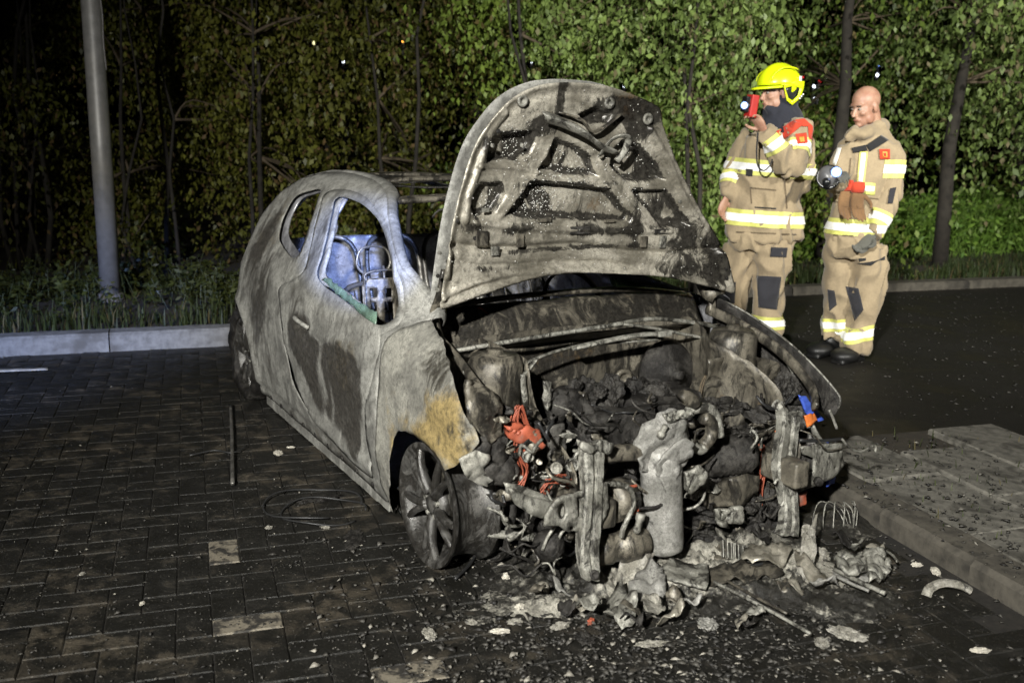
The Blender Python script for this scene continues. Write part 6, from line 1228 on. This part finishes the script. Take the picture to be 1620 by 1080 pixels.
for k in range(11):
    bm = bmesh.new(); box(bm, (-.05 + .012 * k, .004 * math.sin(k * 2), .05 - .002 * k), (.004, .11, .06), Matrix.Rotation(-.5 + .02 * k, 3, 'X') @ Matrix.Rotation(.1 * math.sin(k), 3, 'Z')); bobj('fin', bm, MAT['ash_alloy'], rad)
bm = bmesh.new(); box(bm, (.0, .0, .022), (.16, .10, .02), Matrix.Rotation(.1, 3, 'Y'), .004); bobj('tank', bm, MAT['bay_steel'], rad)
for L, r, m, lb in (([(1130, 920), (1180, 945), (1230, 972), (1283, 1002)], .006, 'ash_alloy', 'long thin rod pointing down right from the wreckage'), ([(1150, 918), (1200, 946), (1245, 970)], .005, 'bay_steel', 'shorter rod lying alongside the long thin rod'), ([(1320, 900), (1350, 915), (1400, 938)], .008, 'ash_alloy', 'pale rod below the right hand castings'), ([(1325, 912), (1350, 924), (1375, 934)], .006, 'cat_steel', 'short pale rod under the castings'), ([(1385, 862), (1410, 876), (1420, 888)], .005, 'ash_alloy', 'thin bright rod at the far right of the wreckage'),
                    ([(365, 640), (367, 690), (368, 765)], .009, 'seat_wire', 'single burnt rod lying on the pavers left of the car'), ([(300, 720), (340, 712), (368, 716), (390, 705)], .004, 'clad_wire', 'thin black wire crossing the burnt rod'), ([(978, 960), (976, 945), (985, 930)], .005, 'ash_alloy', 'bent hook wire beside the near bracket'), ([(1130, 905), (1190, 895), (1245, 880)], .006, 'clad_wire', 'dark bar lying behind the bumper beam piece'), ([(720, 915), (745, 890), (760, 860)], .006, 'clad_wire', 'charred wire bent near the front rim')):
    rod('rod', lb, 'rod', L, r, m, .05 if L[0][0] > 1000 else .016)
wc = empty('wire_cage', ground((1322, 838)), label='bent wire cage standing by the kerb right of the car front', cat='wire cage', group='rods and wires on the ground')
for k in range(5):
    bm = bmesh.new(); tube(bm, smoothpts([(-.09 + .04 * k, 0, .0), (-.085 + .04 * k, .02, .06 + .01 * k), (-.05 + .03 * k, .05, .10), (.02 + .02 * k, .06, .06), (.05 + .01 * k, .03, .005)], 4), .003, 5); bobj('wire', bm, MAT['ash_alloy'], wc, True)
# more torn scraps through the heap
SCR = [('tan', 'hood_steel'), ('pale grey', 'ash_alloy'), ('black glossy', 'char'), ('sooty grey', 'heap_ash'), ('dark', 'bay_steel'), ('silvery', 'cat_steel')]
REF = [('below the near bracket', 930, 955), ('left of the bumper beam piece', 1020, 965), ('below the bumper beam piece', 1085, 960), ('near the long thin rod', 1190, 975), ('behind the radiator piece', 1150, 862), ('below the tan sheets', 1270, 930), ('beside the right hand castings', 1360, 860), ('behind the front rim', 790, 860), ('below the fog lamp', 870, 935), ('left of the far bracket', 1195, 830)]
for ki, (wh, cx, cy) in enumerate(REF):
    for kj in range(3):
        cn, cm = SCR[(ki * 2 + kj) % 6]; x, y = cx + random.uniform(-38, 38), cy + random.uniform(-16, 16); w, h = random.uniform(10, 26), random.uniform(5, 11); a0 = random.uniform(0, 6)
        shard('burnt_scrap', f'{cn} torn scrap {wh}', 'debris', [(x + w * (.6 + .5 * random.random()) * math.cos(a0 - a), y + h * (.6 + .5 * random.random()) * math.sin(a0 - a)) for a in np.linspace(0, 2 * math.pi, 8)[:-1]], cm, random.uniform(.04, .09), .008, (random.uniform(-.5, .5), random.uniform(-.3, .6)), .05, .006)
# clinker, chips and lumps, one by one
for p, r, m, lb in (((885, 993), (.03, .018, .016), 'ash_crust', 'pale oval clinker stone on the black ash'), ((822, 962), (.02, .02, .014), 'white_ceramic', 'white chip below the front rim'), ((680, 1005), (.035, .025, .015), 'ash_crust', 'flat pale ash flake at bottom left of the heap'), ((800, 918), (.012, .02, .025), 'white_ceramic', 'white chip standing near the fog lamp'), ((925, 1012), (.035, .035, .018), 'char', 'glossy dark melted disc at the bottom'), ((935, 985), (.02, .014, .012), 'melted_red', 'reddish clinker lump above the melted disc'), ((1340, 1005), (.06, .04, .02), 'ash_crust', 'tan ash crust at lower right'), ((1300, 1018), (.03, .03, .012), 'ash_crust', 'small tan crust left of the larger one'), ((1120, 990), (.03, .05, .02), 'cat_steel', 'greyish curled crust below the wreckage'), ((1030, 1020), (.05, .02, .012), 'ash_crust', 'streak of pale ash at bottom centre'), ((790, 1000), (.03, .02, .01), 'white_ceramic', 'cluster of white ash bits left of centre'), ((815, 985), (.024, .02, .012), 'ash_crust', 'pale ash bit beside the white cluster'), ((745, 985), (.02, .02, .01), 'ash_crust', 'small pale ash bit near the bottom'), ((440, 717), (.035, .03, .008), 'white_ceramic', 'flat white flake on pavers left of the door'), ((460, 708), (.02, .012, .006), 'white_ceramic', 'small white flake beside the larger one'), ((515, 835), (.02, .014, .008), 'ash_crust', 'pale chip on pavers below the door'), ((425, 835), (.012, .02, .007), 'ash_crust', 'pale chip left of the car door'), ((130, 908), (.012, .012, .006), 'ash_crust', 'lone pale chip on the left pavers'), ((225, 955), (.014, .010, .006), 'white_ceramic', 'white chip at lower left'), ((1290, 885), (.05, .04, .04), 'ash_crust', 'pale melted lump between tan sheets'), ((1235, 855), (.03, .03, .03), 'ash_crust', 'pale lump at foot of the far bracket'), ((1275, 845), (.04, .03, .03), 'ash_crust', 'whitish lump right of the far bracket'), ((1480, 905), (.03, .02, .012), 'white_ceramic', 'pale chips beside the right kerb'), ((1450, 895), (.02, .016, .012), 'white_ceramic', 'small pale chip near the right kerb'), ((1550, 1030), (.03, .02, .01), 'white_ceramic', 'pale flake at lower right corner'), ((870, 900), (.08, .06, .05), 'char', 'black lump below the fog lamp'), ((800, 880), (.07, .06, .05), 'char', 'black lump behind the front rim'), ((1120, 870), (.08, .06, .05), 'char', 'black lump right of the catalytic converter'), ((1200, 850), (.10, .06, .06), 'char', 'black lump left of the far bracket'), ((500, 790), (.10, .05, .012), 'char', 'flat charred patch of rubber beside the door sill'), ((560, 855), (.09, .05, .010), 'char', 'flat charred patch near the front rim')):
    clod('clinker', lb, 'clinker', p, r, m)
ar = ground((1500, 945)); bm = bmesh.new(); tube(bm, smoothpts([(-.075, 0, .005), (-.06, .01, .03), (-.01, .02, .045), (.05, .02, .035), (.08, .01, .02)], 4), .018, 8, flat=.6); o = bobj('arched_fragment', bm, MAT['ash_crust'], None, False, label='pale arched fragment lying alone near the right kerb', cat='debris', group='wreckage in front of the car'); o.location = ar
# wire rings of the burnt tyre lying on the pavers
for k, (p, r) in enumerate((((495, 800), .20), ((512, 812), .17))):
    bm = bmesh.new(); tube(bm, [Vector((math.cos(a) * r, math.sin(a) * r * .9, .012 + .008 * math.sin(a * 3 + k))) for a in np.linspace(0, 5.2 + .5 * k, 40)], .004, 6); o = bobj('tyre_wire', bm, MAT['clad_wire'], None, True, label=('larger' if k == 0 else 'smaller') + ' ring of burnt tyre wire on pavers beside the door', cat='wire', group='rods and wires on the ground'); o.location = ground(p)
# pale strip added in place of a blue puddle reflection at the left edge
shard('reflection_strip', 'thin pale strip standing in for a puddle reflection at the left edge', 'strip', [(-20, 584), (75, 581), (76, 585), (-20, 589)], 'white_ceramic', .008, .004, (0, 0), 0, 0, 'rods and wires on the ground')
# crumbs, flakes and grit: uncountable
def grit(name, label, n, fn, smin, smax, mat, tone):
    P = np.array([fn() for _ in range(n)]); s = smin + (smax - smin) * rng.random(n) ** 4; base = np.array([[1, 1, -.3], [-1, .8, -.3], [0, -1, -.3], [.2, 0, 1]]) * 1.0
    V = (base[None] * rng.uniform(.4, 1.3, (n, 4, 3))) * s[:, None, None] * np.array([1, 1, .35]); a = rng.uniform(0, 6.28, n); ca, sa = np.cos(a)[:, None], np.sin(a)[:, None]
    X = V[..., 0] * ca - V[..., 1] * sa; Y = V[..., 0] * sa + V[..., 1] * ca; V = np.stack([X, Y, V[..., 2]], -1) + P[:, None, :]; V[..., 2] += (s * .2)[:, None]
    i = np.arange(n)[:, None] * 4; T = np.concatenate([i + np.array([[0, 1, 3]]), i + np.array([[1, 2, 3]]), i + np.array([[2, 0, 3]]), i + np.array([[0, 2, 1]])])
    a = np.repeat(np.stack([tone(n), rng.random(n), np.zeros(n)], 1), 4, 0); return npmesh(name, V.reshape(-1, 3), T, MAT[mat], None, a, label=label, cat='grit', kind='stuff')
t = NT('grit'); mk_ = t.attr(); t.done(t.mix(mk_[0], (.012, .011, .010), (.46, .43, .36)), .6); MAT['grit'] = t.m
def near_front():
    while True:
        p = ground((rng.normal(1020, 230), rng.uniform(850, 1100))); u, v = w2uv(p)
        if u < U_KERB - .02 and v > .9: return (p.x, p.y, .004)
def everywhere():
    while True:
        p = ground((rng.uniform(-60, 1500), 560 + 560 * rng.random() ** .8)); u, v = w2uv(p)
        if u < U_KERB - .02 and v < V_KERB - .02: return (p.x, p.y, .001)
def kerbside():
    u = rng.uniform(-5.5, -1.2); v = V_KERB - abs(rng.normal(0, .06)) - .01; p = uvw(u, v); return (p.x, p.y, .003)
def paveside():
    p = uvw(U_KERB + rng.uniform(.02, 1.0) ** 1.3, rng.uniform(2.2, 4)); return (p.x, p.y, .090)
grit('ash_crumbs', 'ash crumbs and clinker scattered before the car', 8000, near_front, .0012, .018, 'grit', lambda n: np.where(rng.random(n) < .16, rng.random(n) * .6, rng.random(n) * .10))
grit('ash_crumbs', 'fine soot crumbs sprinkled over the parking bay', 8000, everywhere, .001, .009, 'grit', lambda n: np.where(rng.random(n) < .08, rng.random(n) * .8, rng.random(n) * .10))
grit('ash_crumbs', 'wet grit and foam flecks along the left kerb', 900, kerbside, .003, .014, 'grit', lambda n: rng.random(n))
grit('ash_crumbs', 'soot and soil crumbs on the right pavement slabs', 1800, paveside, .002, .016, 'grit', lambda n: np.where(rng.random(n) < .12, rng.random(n) * .5, rng.random(n) * .08))

def roadside():
    p = uvw(U_KERB + rng.uniform(.2, 5), rng.uniform(4.2, 8.0)); return (p.x, p.y, .048)
grit('ash_crumbs', 'dark grit and leaf litter strewn over the road', 3500, roadside, .002, .018, 'grit', lambda n: np.where(rng.random(n) < .15, rng.random(n) * .09, rng.random(n) * .08))
